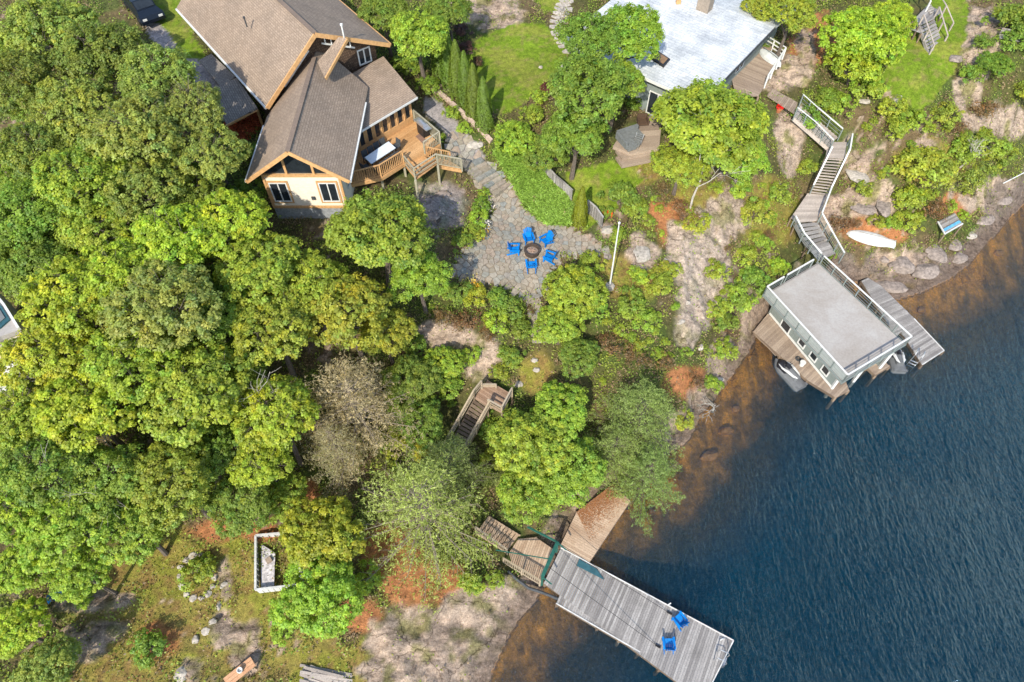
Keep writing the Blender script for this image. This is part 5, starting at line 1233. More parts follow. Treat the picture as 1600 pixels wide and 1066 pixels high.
def lp_(name, geo, mat, T): V, F = geo; return mesh_obj(name, V, F, mat, T, (0, 0, 0))
lp_('cabinet', boxgeo((-.4, 0, .42), (.4, 0, .42), .5, .8), M_black, GR_); lp_('side_shelf', boxgeo((-.8, 0, .84), (-.42, 0, .84), .48, .04), M_chrome, GR_); lp_('side_shelf', boxgeo((.42, 0, .84), (.8, 0, .84), .48, .04), M_chrome, GR_)
V = []; F = []
for i, x in enumerate((-.4, .4)):
    for k in range(7): a = math.pi * k / 6; V.append((x, -.26 * math.cos(a), .83 + .24 * math.sin(a)))
F = [(k, k + 1, k + 8, k + 7) for k in range(6)] + [tuple(range(6, -1, -1)), tuple(range(7, 14)), (0, 7, 13, 6)]; mesh_obj('lid', V, F, M_chrome, GR_); lp_('handle', boxgeo((-.3, -.3, .95), (.3, -.3, .95), .03, .03), M_chrome, GR_)
mt_ = [P(a, b, DZ + .02) for a, b in ((649, 213), (655, 209), (669, 221), (662, 226))]; o = slab('floor_mat', mt_, .012, plain('brown_mat', (.22, .13, .09), .95, .2), None, off=mt_[0]); o['label'] = 'brown mat on the deck in front of the grill'; o['category'] = 'mat'

# ------------------------------------------------------------------ fence, flagpole, small things near the reeds
FN = Thing('grey_fence', 'weathered grey board fence curving through the reeds', 'fence', tuple(G(860, 280)))
fpts = [(834, 262), (850, 274), (866, 292), (880, 304), (893, 316)]
fpts2 = [(917, 332), (929, 342), (940, 358)]
for L_ in (fpts, fpts2):
    for a, b in zip(L_[:-1], L_[1:]):
        ga, gb = G(*a), G(*b); n_ = max(2, int((gb - ga).xy.length / .13))
        bar('post', ga - Vector((0, 0, .1)), ga + Vector((0, 0, 1.15)), .1, .1, M_greydock, FN, up=(0, 1, 0))
        for i in range(n_): p = ga.lerp(gb, (i + .5) / n_); h_ = 1.0 + .12 * math.sin(i / n_ * math.pi); bar('slat', p, p + Vector((0, 0, h_)), .115, .02, M_greydock, FN, up=tuple(Vector((-(gb - ga).y, (gb - ga).x, 0)).normalized()))
        bar('top_rail', ga + Vector((0, 0, 1.12)), gb + Vector((0, 0, 1.12)), .1, .05, M_greydock, FN)
        bar('bottom_rail', ga + Vector((0, 0, .25)), gb + Vector((0, 0, .25)), .06, .05, M_greydock, FN)
fb = P(954, 440, 7.35); fb.z = float(hgt(fb.x, fb.y))
FL = Thing('flagpole', 'tall thin white flagpole on a pale stone base', 'flagpole', tuple(fb))
V, F = tube([fb, fb + Vector((-.12, 0, 5.9))], [.06, .035], 10); mesh_obj('pole', V, F, M_white, FL, FL.loc)
V, F = lathe([(.01, 0), (.07, .03), (.08, .08), (.05, .14), (.0, .16)], 10); mesh_obj('finial', [Vector(v) + fb + Vector((-.12, 0, 5.88)) for v in V], F, M_white, FL, FL.loc)
lp_('base', lathe([(.34, -.2), (.34, .12), (.26, .22), (.1, .26)], 8), M_pale_stone, FL)
RK = Thing('wood_rack', 'small bright orange rack at the end of the grey fence', 'rack', tuple(G(946, 338)))
for i in range(4): lp_('slat', boxgeo((-.45, -.18 + i * .12, .42), (.45, -.18 + i * .12, .42), .08, .03), M_orange, RK)
for x in (-.4, .4):
    for y in (-.18, .18): lp_('leg', boxgeo((x, y, 0), (x, y, .41), .05, .05, (0, 1, 0)), M_orange, RK)

# patio of the silver roofed cottage
def gp_(px, py, u=0): g = G(px, py); return Vector((g.x, g.y, g.z + u))
CP_ = Thing('cottage_patio', 'tan stone terrace with two long steps left of the wide locust tree', 'patio', tuple(G(990, 235)))
z0 = float(G(985, 215).z) + .25
tp_ = [P(a, b, z0) for a, b in ((958, 228), (985, 188), (1035, 178), (1030, 232), (985, 240))]
planks(CP_, [(p.x, p.y) for p in tp_], z0, (1, .1), .6, M_browndock, gap=.03, th=.3, name='paving_slab')
for i, (dy, zz) in enumerate(((10, .22), (21, .42))):
    q = [P(a, b + dy, z0 - zz) for a, b in ((962, 224), (1026, 214), (1022, 228), (972, 238))]; slab('step', q, .25, M_browndock, CP_)
SF = Thing('corner_sofa', 'grey covered corner sofa on the tan terrace', 'sofa', tuple(P(985, 218, z0)), rz=.45)
lp_('seat', boxgeo((-1.0, 0, .3), (.75, 0, .3), .8, .42), M_greycanvas, SF); lp_('backrest', boxgeo((-1.0, .38, .55), (.75, .38, .55), .2, .5), M_greycanvas, SF); lp_('seat', boxgeo((-.95, -.8, .3), (-.25, -.8, .3), .8, .42), M_greycanvas, SF); lp_('backrest', boxgeo((-1.05, -1.1, .55), (-1.05, .3, .55), .2, .5), M_greycanvas, SF)
AC = Thing('patio_armchair', 'brown wicker armchair behind the grey corner sofa', 'armchair', tuple(P(1003, 196, z0)), rz=.1)
mw = plain('brown_wicker', (.09, .055, .035), .9, .4, 20)
lp_('seat', boxgeo((-.3, 0, .3), (.3, 0, .3), .6, .14), mw, AC); lp_('backrest', boxgeo((-.36, .32, .55), (.36, .32, .55), .08, .5), mw, AC)
for s in (-1, 1): lp_('armrest', boxgeo((s * .36, -.3, .42), (s * .36, .3, .42), .09, .4), mw, AC)
SC = Thing('lounge_chair', 'light framed lounge chair in front of the corner sofa', 'chair', tuple(P(994, 229, z0)), rz=-.5)
for i in range(5): lp_('slat', boxgeo((-.25, -.35 + i * .15, .3), (.25, -.35 + i * .15, .3), .12, .02), M_greycanvas, SC)
for i in range(4): lp_('back_slat', boxgeo((-.25, .35 + i * .04, .35 + i * .14), (.25, .35 + i * .04, .35 + i * .14), .03, .1), M_greycanvas, SC)
for x in (-.27, .27): lp_('frame', join([boxgeo((x, -.42, .3), (x, .32, .3), .03, .03), boxgeo((x, .32, .3), (x, .52, .85), .03, .03), boxgeo((x, -.4, 0), (x, -.4, .5), .03, .03, (0, 1, 0)), boxgeo((x, .3, 0), (x, .3, .5), .03, .03, (0, 1, 0)), boxgeo((x, -.4, .5), (x, .35, .5), .04, .03)]), M_chrome, SC)
g = G(1018, 150); TT = Thing('side_table', 'small dark table against the grey cottage wall', 'table', tuple(g), rz=-.6)
lp_('tabletop', boxgeo((-.55, 0, .8), (.55, 0, .8), .6, .05), M_darkgrey, TT)
for x in (-.5, .5):
    for y in (-.25, .25): lp_('leg', boxgeo((x, y, 0), (x, y, .78), .04, .04, (0, 1, 0)), M_darkgrey, TT)
g = P(1203, 92, 10.32); BT = Thing('upturned_canoe', 'covered white and grey canoe lying along the rail of the side deck', 'canoe', tuple(g), rz=math.radians(118))
def hull(Ln, Wd, Hh, n=12, k=9, keel=1, pw=.8, blunt=0.0, nose=1.0):
    V, F = [], []
    for i in range(n):
        s = -1 + 2 * i / (n - 1); f = max(0, 1 - abs(s) ** (2.2 if s > 0 else 2.2)) ** pw
        if s < 0: f = max(f, blunt)
        for j in range(k): a = math.pi * j / (k - 1); V.append((s * Ln / 2, math.cos(a) * Wd / 2 * f, Hh * (math.sin(a) ** .7) * (f ** .5)))
    for i in range(n - 1):
        for j in range(k - 1): F.append((i * k + j, i * k + j + 1, (i + 1) * k + j + 1, (i + 1) * k + j))
    F.append(tuple(range(k))[::-1]); F.append(tuple((n - 1) * k + j for j in range(k)))
    for i in range(n - 1): F.append((i * k, (i + 1) * k, (i + 1) * k + k - 1, i * k + k - 1))
    return V, F
V, F = hull(2.6, .95, .45); mesh_obj('hull', V, F, plain('canoe_cover', (.55, .57, .56), .6, .2, 3), BT, smooth=False)
lp_('rib', boxgeo((-1.2, 0, .46), (1.2, 0, .46), .05, .04), M_greycanvas, BT)
g = P(1192, 79, 10.34); PLb = Thing('planter_box', 'green planted box at the back corner of the side deck', 'planter', tuple(g), rz=-.5); lp_('box', boxgeo((-.6, 0, .2), (.6, 0, .2), .4, .4), M_oldwood, PLb)
me = PROTO['shrub'][0][0]; o = link(bpy.data.objects.new('leaves', me)); o.parent = PLb.o; o.location = (0, 0, .42); o.scale = (.5, .25, .2); o.color = (*G_, 1)
g = G(1217, 172, .2); FPt = Thing('flower_pot', 'pot of bright red flowers at the head of the white railed stairs', 'flower pot', tuple(g))
lp_('pot', lathe([(.15, 0), (.22, .3), (.25, .3), (.25, .34), (.18, .34)], 12), plain('clay', (.4, .15, .07), .8, .2), FPt)
o = link(bpy.data.objects.new('flowers', PROTO['shrub'][1][0])); o.parent = FPt.o; o.location = (0, 0, .4); o.scale = (.33, .33, .3); o.color = (.85, .02, .015, 1)
# flowers in the beds
for px, py, c, l in ((762,322,(.8,.7,.6),'cream blossoms in the flower bed'),(755,350,(.85,.8,.75),'white blossoms low in the flower bed'),(752,366,(.75,.42,.03),'orange yellow blossoms at the foot of the flower bed'),(744,447,(.75,.4,.03),'orange yellow blossoms below the patio'),(732,440,(.75,.6,.15),'pale yellow blossoms below the patio'),(672,1085,(.5,.5,.1),'x')):
    if l == 'x': continue
    g = G(px, py, .35); rg = np.random.default_rng(int(px)); k = 90; c3 = rg.normal(size=(k, 3)) * np.array([.28, .28, .08]) + np.array([0, 0, .42])
    me = leaf_mesh('flower_cluster', c3, rg.normal(size=(k, 3)) * .3 + np.array([0, 0, 1]), .09 * rg.uniform(.7, 1.3, k), np.array(c) * rg.uniform(.7, 1.1, (k, 1)), 1.0, 3, M_cover)
    o = link(bpy.data.objects.new('flower_cluster', me)); o.location = g; o['kind'] = 'stuff'; o['label'] = l

# ------------------------------------------------------------------ boathouse
M_panel = plain('pale_grey_panel', (.33, .35, .33), .6, .12)
BH = Thing('boathouse', 'grey green boathouse with a flat pale roof deck and white rails over the water', 'boathouse', tuple(P(1310, 500, 0)))
RZ = 3.2
W_, S_, E_ = P(1199, 448, 4.12), P(1324.6, 586, 4.12), P(1424.6, 526, 4.12); N_ = Vector((W_.x + E_.x - S_.x, W_.y + E_.y - S_.y, 0))
N_ = P(1285, 398, 4.12); cs = [Vector((p.x, p.y, RZ)) for p in (W_, S_, E_, N_)]; cc = sum(cs, Vector((0, 0, 0))) / 4
slab('roof_deck', cs, .22, M_greydock, BH, uvdir=cs[1] - cs[0])
mb = [p.lerp(cc, .03) + Vector((0, 0, .06)) for p in cs]; slab('roof_membrane', mb, .05, M_membrane, BH)
for i in (0, 1, 2): bar('white_edge_trim', cs[i] + (cs[i] - cc).normalized() * .04 - Vector((0, 0, .03)), cs[i + 1] + (cs[i + 1] - cc).normalized() * .04 - Vector((0, 0, .03)), .06, .16, M_bluegrey, BH)
def whiterail(T, pts, h=.92, every=1.15, n=3, brace=False):
    Z = Vector((0, 0, 1))
    for a, b in zip(pts[:-1], pts[1:]):
        a, b = Vector(a), Vector(b); Ln = (b - a).length; k = max(1, round(Ln / every))
        for i in range(k + 1):
            p = a.lerp(b, i / k); bar('post', p - Z * .25, p + Z * h, .07, .07, M_bluegrey, T, up=(0, 1, 0))
        bar('top_rail', a + Z * (h + .02), b + Z * (h + .02), .11, .05, M_white, T)
        for q in range(1, n + 1): bar('cable', a + Z * h * q / (n + 1), b + Z * h * q / (n + 1), .022, .022, M_bluegrey, T)
ng = cs[0].lerp(cs[3], .94)
whiterail(BH, [cs[3].lerp(cs[2], .02), cs[2]]); whiterail(BH, [cs[2], cs[1]]); whiterail(BH, [cs[1], cs[0]]); whiterail(BH, [cs[0], cs[0].lerp(cs[3], .30)]); whiterail(BH, [cs[0].lerp(cs[3], .36), cs[0].lerp(cs[3], .84)])
for i in range(7): a_, b_ = cs[1].lerp(cs[0], i / 7), cs[1].lerp(cs[0], (i + 1) / 7); bar('rail_panel', a_.lerp(b_, .05) + Vector((0, 0, .48)), a_.lerp(b_, .95) + Vector((0, 0, .44)), .015, .66, M_panel, BH)
wb = [P(1203, 490, .6), P(1300, 606, .6)]; du2 = (wb[1] - wb[0]).normalized(); dn = Vector((-du2.y, du2.x, 0)); 
if dn.x < 0: dn = -dn
wd_ = 4.35; wl = (wb[1] - wb[0]).length
q = [wb[0], wb[1], wb[1] + dn * wd_, wb[0] + dn * wd_]
wallq('wall', q[0].xy, q[1].xy, -.1, RZ - .22, -.15 if Vector((-du2.y, du2.x, 0)).dot(dn) < 0 else .15, M_bluegrey, BH)
wallq('wall', q[0].xy, q[3].xy, -.1, RZ - .22, .15, M_bluegrey, BH); wallq('wall', q[3].xy, q[2].xy, -.1, RZ - .22, .15, M_bluegrey, BH)
# water side: header over the open slips
bar('header_beam', q[1] + Vector((0, 0, 2.2)), q[2] + Vector((0, 0, 2.2)), .15, .45, M_white, BH)
for f in (0, .5, 1): p = q[1].lerp(q[2], f); bar('corner_post', Vector((p.x, p.y, -.7)), Vector((p.x, p.y, 2.95)), .18, .18, M_white, BH, up=(0, 1, 0))
for i in range(14): bar('siding_board', q[0] - dn * .02 + Vector((0, 0, -.42 + i * .22)) + du2 * .05, q[1] - dn * .02 + Vector((0, 0, -.42 + i * .22)) - du2 * .05, .025, .17, M_bluegrey, BH)
bar('sill_board', q[0] - dn * .05 + Vector((0, 0, .06)), q[1] - dn * .05 + Vector((0, 0, .06)), .08, .14, M_white, BH)
for f, w_, h_, zb in ((.24, 1.0, 1.75, .66), (.49, .72, 1.0, .98), (.67, .72, 1.0, .98), (.85, .72, 1.0, .98)):
    p = q[0].lerp(q[1], f) - dn * .04; window(BH, (p.x, p.y), du2.xy, (-dn).xy, w_, h_, zb, bars=0, name='door' if h_ > 1 else 'window', fw=.09)
for i in range(7):  # overhang brackets
    p = q[0].lerp(q[1], (i + .3) / 6.6); e = p - dn * 1.0; bar('bracket', Vector((p.x, p.y, 2.1)), Vector((e.x, e.y, RZ - .25)), .06, .09, M_darkgrey, BH); bar('joist', Vector((p.x, p.y, RZ - .3)), Vector((e.x, e.y, RZ - .3)), .06, .14, M_bluegrey, BH)

M_pale_edge = plain('pale_edge_strip', (.58, .57, .54), .6, .25, 3)
def dock(name, label, px, z, dpx, mat, edge=None, pilz=-2.0, bw=.145):
    T = Thing(name, label, 'dock', tuple(P(sum(a for a, b in px) / len(px), sum(b for a, b in px) / len(px), z)))
    ps = [P(a, b, z) for a, b in px]; d = P(*dpx[1], z) - P(*dpx[0], z)
    planks(T, [(p.x, p.y) for p in ps], z, d.xy, bw, mat)
    c = sum(ps, Vector((0, 0, 0))) / len(ps)
    for i, (a, b) in enumerate(zip(ps, ps[1:] + ps[:1])):
        a2, b2 = a.lerp(c, .015), b.lerp(c, .015)
        bar('side_beam', a2 - Vector((0, 0, .17)), b2 - Vector((0, 0, .17)), .07, .22, M_oldwood, T)
        if edge and i in edge: bar('edge_strip', a + Vector((0, 0, .015)), b + Vector((0, 0, .015)), .06, .05, M_pale_edge, T)
        k = max(1, int((b - a).length / 2.5))
        for j in range(k):
            p = a2.lerp(b2, j / k); zz = max(float(hgt(p.x, p.y)), -.8); bar('pile', Vector((p.x, p.y, zz - .3)), Vector((p.x, p.y, z - .06)), .16, .16, M_oldwood, T, up=(0, 1, 0))
    return T
ZB = .55
dock('boathouse_side_dock', 'brown plank dock along the left wall of the boathouse', [(1177,518),(1196,486),(1300,606),(1319,598),(1327,610),(1306,621),(1266,597),(1246,577),(1216,552)][0:1] + [(1200,490),(1322,597),(1327,610),(1306,621),(1262,594)], ZB, ((1200, 470), (1160, 505)), M_browndock)
dock('boathouse_right_dock', 'grey plank dock on the right side of the boathouse, ending in a point', [(1346,439),(1356,434),(1376,446),(1428,497),(1400,527)], ZB, ((1395, 495), (1430, 480)), M_greydock)
dock('boathouse_end_dock', 'grey swim platform dock with white edge right of the boathouse', [(1404,512),(1428,498),(1475,548),(1441,570)], ZB - .03, ((1412, 538), (1455, 512)), M_greydock, edge=(1, 2))
dock('slip_finger_dock', 'short brown finger dock between the boathouse slips', [(1355,573),(1378,560),(1390,572),(1368,586)], ZB - .1, ((1355, 573), (1378, 560)), M_browndock)

# ladders
def ladder(px, py, z, dirv, label, T_h=.75):
    T = Thing('swim_ladder', label, 'ladder', tuple(P(px, py, z))); d = Vector((*dirv, 0)).normalized(); s = Vector((-d.y, d.x, 0)) * .24
    for k in (-1, 1):
        b = T.loc + s * k; pts = [b - d * .45 + Vector((0, 0, .02)), b - d * .4 + Vector((0, 0, T_h)), b + Vector((0, 0, T_h + .08)), b + d * .12 + Vector((0, 0, T_h - .15)), b + d * .14 + Vector((0, 0, -1.2))]
        V, F = tube(pts, .028, 6); mesh_obj('side_rail', V, F, M_chrome, T, T.loc)
    for k in range(3): z_ = -.1 - .3 * k; bar('rung', T.loc + d * .14 - s + Vector((0, 0, z_)), T.loc + d * .14 + s + Vector((0, 0, z_)), .06, .03, M_chrome, T)
ladder(1130, 1032, .62, (P(1146, 1001, .5) - P(876, 856, .5)).xy, 'chrome swim ladder at the end of the long grey dock')
ladder(1430, 562, .58, (-.55, -.85), 'chrome swim ladder at the left side of the swim platform')

# jet skis under covers
M_cov = plain('grey_boat_cover', (.13, .135, .14), .7, .15, 4); M_hull = plain('black_hull', (.02, .02, .025), .35, .2); M_wstripe = plain('white_gelcoat', (.60, .60, .58), .35, .12, 3)
def jetski(px, py, px2, py2, label):
    a, b = P(px, py, .45), P(px2, py2, .45); a, b = a.lerp(b, .05), b.lerp(a, .05); c = (a + b) / 2; d = b - a; T = Thing('jet_ski', label, 'jet ski', (c.x, c.y, 0), 'covered jet skis at the boathouse', rz=math.atan2(d.y, d.x)); Ln = d.length
    def shell(z0, z1, wd, lf, k=1.0, n=16, m=9, x0=-.5, x1=.5, top=1.0, bow=.62):
        V, F = [], []
        for i in range(n):
            s = i / (n - 1); x = (x0 + (x1 - x0) * s) * Ln * lf; w = wd * (min(1, (s / .12) ** .5 * .25 + .8) if s < bow else (max(0.02, 1 - ((s - bow) / (1 - bow)) ** 2.0)) ** .8)
            zt = z1 * (1 - .35 * max(0, s - .75) / .25) * top
            for j in range(m):
                t_ = j / (m - 1); an = math.pi * t_; V.append((x, math.cos(an) * w / 2, z0 + (zt - z0) * math.sin(an) ** .6))
        for i in range(n - 1):
            for j in range(m - 1): F.append((i * m + j, i * m + j + 1, (i + 1) * m + j + 1, (i + 1) * m + j))
            F.append((i * m, (i + 1) * m, (i + 1) * m + m - 1, i * m + m - 1))
        F.append(tuple(range(m))[::-1]); F.append(tuple((n - 1) * m + j for j in range(m))); return V, F
    V, F = shell(-.1, .42, 1.12, 1.0); mesh_obj('hull', V, F, M_cov, T, smooth=False)
    V, F = shell(.15, .80, .56, .72, x0=-.42, x1=.36); mesh_obj('seat', V, F, M_cov, T)
    V, F = shell(.2, .62, .86, .5, x0=.0, x1=.82); mesh_obj('bow_cover', V, F, M_hull, T)
    for s in (-1, 1):
        pts = [(-.30 * Ln, s * .10, .70), (-.18 * Ln, s * .24, .66), (0, s * .30, .64), (.14 * Ln, s * .38, .56), (.30 * Ln, s * .30, .50)]
        V, F = tube(pts, [.03, .09, .11, .07, .02], 6); mesh_obj('white_stripe', V, F, M_wstripe, T)
    V, F = tube([(.02 * Ln, -.42, .5), (-.12 * Ln, -.47, .47)], [.03, .03], 6); mesh_obj('white_stripe', V, F, M_wstripe, T)
    V, F = tube([(.10 * Ln, -.33, .86), (.09 * Ln, 0, .84), (.10 * Ln, .33, .86)], .03, 6); mesh_obj('handlebar', V, F, M_hull, T)
    V, F = shell(.5, .92, .34, .2, x0=.0, x1=1.0); mesh_obj('console', V, F, M_hull, T)
    V, F = boxgeo((-.50 * Ln, 0, .30), (-.42 * Ln, 0, .30), .95, .08); mesh_obj('boarding_deck', V, F, M_cov, T)
jetski(1258, 606, 1211, 555, 'grey covered jet ski floating at the left dock of the boathouse')
jetski(1410, 581, 1396, 536, 'grey covered jet ski in the slip under the boathouse roof corner')
g = P(1252, 571, ZB + .02); BKt = Thing('white_bucket', 'white bucket on the brown dock beside the left jet ski', 'bucket', tuple(g)); lp_('bucket_body', lathe([(.15, 0), (.19, .38), (.21, .38), (.21, .42), (.0, .42)], 14), M_white, BKt)
V, F = tube([(-.2, 0, .38), (-.15, .12, .3), (.0, .22, .26), (.15, .12, .3), (.2, 0, .38)], .01, 5); mesh_obj('handle', V, F, M_chrome, BKt)
g = P(1247, 561, ZB + .02); HR = Thing('rope_coil', 'dark coil of rope on the brown dock beside the white bucket', 'rope', tuple(g))
for k in range(3): V, F = tube([((.20 - .05 * k) * math.cos(a_ * .52), (.20 - .05 * k) * math.sin(a_ * .52), .03 + k * .03) for a_ in range(13)], .025, 5); mesh_obj('loop', V, F, M_darkgrey, HR)
rp_ = [P(a, b, .5) for a, b in ((1176, 518), (1188, 532), (1200, 543), (1212, 556))]; V, F = tube(rp_, .035, 6); o = mesh_obj('mooring_pole', V, F, M_oldwood, None, rp_[0]); o['label'] = 'weathered pole tied from the rock to the left jet ski'; o['category'] = 'pole'

# ------------------------------------------------------------------ stairs
def flight(T, l0, r0, z0, l1, r1, z1, n, mat, tw=.28, th=.05, risers=False):
    a0, b0, a1, b1 = P(*l0, z0), P(*r0, z0), P(*l1, z1), P(*r1, z1); run = ((a1 + b1) / 2 - (a0 + b0) / 2).length
    for i in range(n):
        f = (i + .5) / n; a = a0.lerp(a1, f); b = b0.lerp(b1, f); z = z0 + (z1 - z0) * f; a.z = b.z = z; bar('tread', a, b, min(.30, ((a1 - a0).xy.length) / n * .88), th, mat, T)
    for a, b in ((a0, a1), (b0, b1)): bar('stringer', a - Vector((0, 0, .16)), b - Vector((0, 0, .16)), .06, .26, mat, T)
    return a0, b0, a1, b1
ST_ = Thing('lakeside_stairs', 'white railed timber stairs zigzagging down the rock to the boathouse roof', 'stairs', tuple(G(1270, 280)))
def platform(T, px, z, dpx, mat, legs=True):
    ps = [P(a, b, z) for a, b in px]; d = P(*dpx[1], z) - P(*dpx[0], z); planks(T, [(p.x, p.y) for p in ps], z, d.xy, .145, mat)
    for p in ps:
        zz = float(hgt(p.x, p.y))
        if legs and zz < z: bar('support_post', Vector((p.x, p.y, zz - .2)), Vector((p.x, p.y, z - .05)), .1, .1, M_oldwood, T, up=(0, 1, 0))
M_pgrey = wood('pinkish_grey_wood', (.34, .29, .25), (.50, .43, .37), (.20, .17, .15))
flight(ST_, (1240, 183), (1250, 165), 9.3, (1296, 232), (1308, 214), 6.9, 12, M_pgrey)
platform(ST_, [(1294, 222), (1324, 222), (1320, 248), (1290, 246)], 6.85, ((1290, 235), (1322, 235)), M_pgrey)
flight(ST_, (1290, 246), (1320, 248), 6.8, (1265, 302), (1292, 306), 4.45, 13, M_pgrey)
platform(ST_, [(1262, 302), (1293, 305), (1276, 345), (1244, 348), (1236, 340)], 4.4, ((1240, 330), (1285, 330)), M_pgrey)
flight(ST_, (1243, 350), (1276, 347), 4.3, (1262, 384), (1292, 374), 3.45, 5, M_greydock)
platform(ST_, [(1262, 384), (1292, 374), (1306, 396), (1278, 408)], RZ + .06, ((1262, 384), (1292, 374)), M_greydock)
whiterail(ST_, [P(1240, 184, 9.3), P(1268, 206, 8.1), P(1296, 234, 6.9)], .9, 1.0, 4); whiterail(ST_, [P(1249, 164, 9.3), P(1272, 184, 8.1), P(1310, 216, 6.9)], .9, 1.3, 2)
whiterail(ST_, [P(1294, 244, 6.8), P(1265, 303, 4.45)], .9, 1.3, 3); whiterail(ST_, [P(1325, 224, 6.85), P(1321, 248, 6.8), P(1293, 306, 4.45), P(1278, 346, 4.4)], .9, 1.3, 4)
whiterail(ST_, [P(1237, 351, 4.35), P(1250, 377, 3.9), P(1277, 409, 3.26)], .9, 1.2, 4); whiterail(ST_, [P(1278, 347, 4.35), P(1294, 376, 3.45), P(1312, 408, 3.26)], .9, 1.0, 4)

TS = Thing('timber_stairs', 'dark weathered timber stairs with an L shaped landing on the hillside', 'stairs', tuple(G(745, 650)))
platform(TS, [(752, 606), (762, 594), (800, 616), (784, 646), (762, 634), (741, 622)], 5.2, ((752, 606), (798, 634)), wood('reddish_old_wood', (.26, .16, .10), (.42, .28, .19), (.14, .09, .06)))
flight(TS, (744, 618), (765, 634), 5.15, (698, 704), (722, 714), 2.9, 15, M_oldwood)
M_lr = wood('light_old_rail', (.34, .27, .18), (.44, .36, .26), (.22, .17, .12))
railing(TS, PR([(753, 607), (741, 622)], 5.2) , .9, M_lr, infill='rails'); railing(TS, [P(741, 622, 5.2), P(695, 704, 2.9)], .9, M_lr, infill='rails'); railing(TS, [P(767, 636, 5.15), P(722, 716, 2.9)], .9, M_lr, infill='rails')
railing(TS, PR([(763, 636), (784, 648), (800, 618)], 5.2), .9, M_lr, infill='rails'); railing(TS, PR([(753, 606), (775, 606)], 5.2), .4, M_lr, infill='rails')
railing(TS, [P(722, 716, 2.9), P(745, 742, 2.2)], .8, M_lr, infill='rails')
LS = Thing('lower_stairs', 'tan timber stairs coming down to the landing of the long grey dock', 'stairs', tuple(G(765, 830)))
flight(LS, (744, 832), (763, 806), 1.75, (792, 862), (812, 836), .82, 9, M_tan, tw=.26)
railing(LS, [P(744, 832, 1.75), P(792, 866, .8)], .9, M_lr, bal=.12)
LD = Thing('tan_landing', 'tan and grey plank landing between the lower stairs and the long grey dock', 'landing', tuple(P(825, 870, .6)))
ps = [P(a, b, .75) for a, b in ((798, 860), (810, 842), (838, 840), (864, 858), (846, 909), (788, 878))]
planks(LD, [(p.x, p.y) for p in ps], .75, (P(846, 909, .7) - P(864, 858, .7)).xy, .145, M_tan)
for p in ps: zz = float(hgt(p.x, p.y)); bar('support_post', Vector((p.x, p.y, min(zz, .5) - .5)), Vector((p.x, p.y, .7)), .12, .12, M_oldwood, LD, up=(0, 1, 0))
railing(LD, [P(787, 880, .75), P(815, 897, .75), P(843, 914, .75)], .9, M_lr, bal=.12)

# ------------------------------------------------------------------ docks of the brown house
LDK = dock('long_grey_dock', 'long weathered grey plank dock with white edge reaching into the lake', [(849,911),(876,856),(1146,1001),(1098,1096)], .58, ((849, 911), (876, 856)), M_greydock, edge=(1, 2), bw=.14)
dock('dock_extension', 'narrow grey side dock joined to the lower edge of the long grey dock', [(875,929),(869,943),(1060,1072),(1100,1093),(900,935)][0:1] + [(869,943),(1000,1019),(1006,1006)], .55, ((875, 929), (869, 943)), M_greydock, edge=(1,), bw=.14)
dock('tan_wooden_dock', 'tan plank dock lying on the shore rock beside the long grey dock', [(876,852),(920,880),(985,783),(957,757),(901,800)], .60, ((876, 856), (919, 880)), M_tan)
# drifted needles on the tan dock
rg = np.random.default_rng(2); k = 5000; u = rg.random(k); v = np.abs(rg.normal(size=k)) * .38; v = np.where(v > .97, rg.random(k) * .5, v)
q = [P(a, b, .625) for a, b in ((901, 800), (957, 757), (985, 783), (925, 850))]
c = np.array([tuple(q[0].lerp(q[1], a).lerp(q[3].lerp(q[2], a), b)) for a, b in zip(u, v)]); me = leaf_mesh('fallen_needles', c, rg.normal(size=(k, 3)) * .15 + np.array([0, 0, 1]), .07 * rg.uniform(.6, 1.3, k), np.array([.42, .19, .08]) * rg.uniform(.6, 1.2, (k, 1)), .35, 3, M_cover)
o = link(bpy.data.objects.new('fallen_needles', me)); o['kind'] = 'stuff'
# green lifting arch over the dock head
AR = Thing('green_dock_arch', 'dark green steel arch with cables over the head of the long grey dock', 'arch', tuple(P(857, 885, .6)))
p0, p1 = P(846, 914, .6), P(869, 862, .6); h_ = 1.7
for p in (p0, p1): bar('post', p, p + Vector((0, 0, h_)), .13, .13, M_green, AR, up=(0, 1, 0))
bar('beam', p0 + Vector((0, 0, h_)), p1 + Vector((0, 0, h_)), .20, .22, M_green, AR); dl = (P(1146, 1001, .6) - P(876, 856, .6)).normalized()
for p in (p0, p1): bar('gusset', p + Vector((0, 0, h_ - .1)), p + dl * .6 + Vector((0, 0, h_ - .5)), .06, .08, M_green, AR)
bar('boom', p1 + Vector((0, 0, h_)), p1 - dl * 2.0 + Vector((0, .1, h_ - .4)), .10, .12, M_green, AR); bar('boom', p0.lerp(p1, .5) + Vector((0, 0, h_)), p0.lerp(p1, .1) - dl * 3.2 + Vector((0, 0, h_ - .7)), .05, .06, M_green, AR)
for a, tgt in ((p1, P(1046, 958, .62)), (p0.lerp(p1, .3), P(1028, 1010, .62))): V, F = tube([a + Vector((0, 0, h_)), tgt], .016, 4); mesh_obj('cable', V, F, M_black, AR, AR.loc)
for tgt in (P(1046, 958, .6), P(1028, 1010, .6)): box('cable_anchor', tgt + Vector((0, 0, .03)), (.3, .12, .06), M_black, AR, rz=-.5)
q = [P(a, b, .66) for a, b in ((905, 874), (932, 889), (944, 906), (901, 884))]; o = slab('green_dock_plate', q, .03, M_teal, None, off=q[0]); o['label'] = 'blue green metal plate along the upper edge of the grey dock'; o['category'] = 'plate'
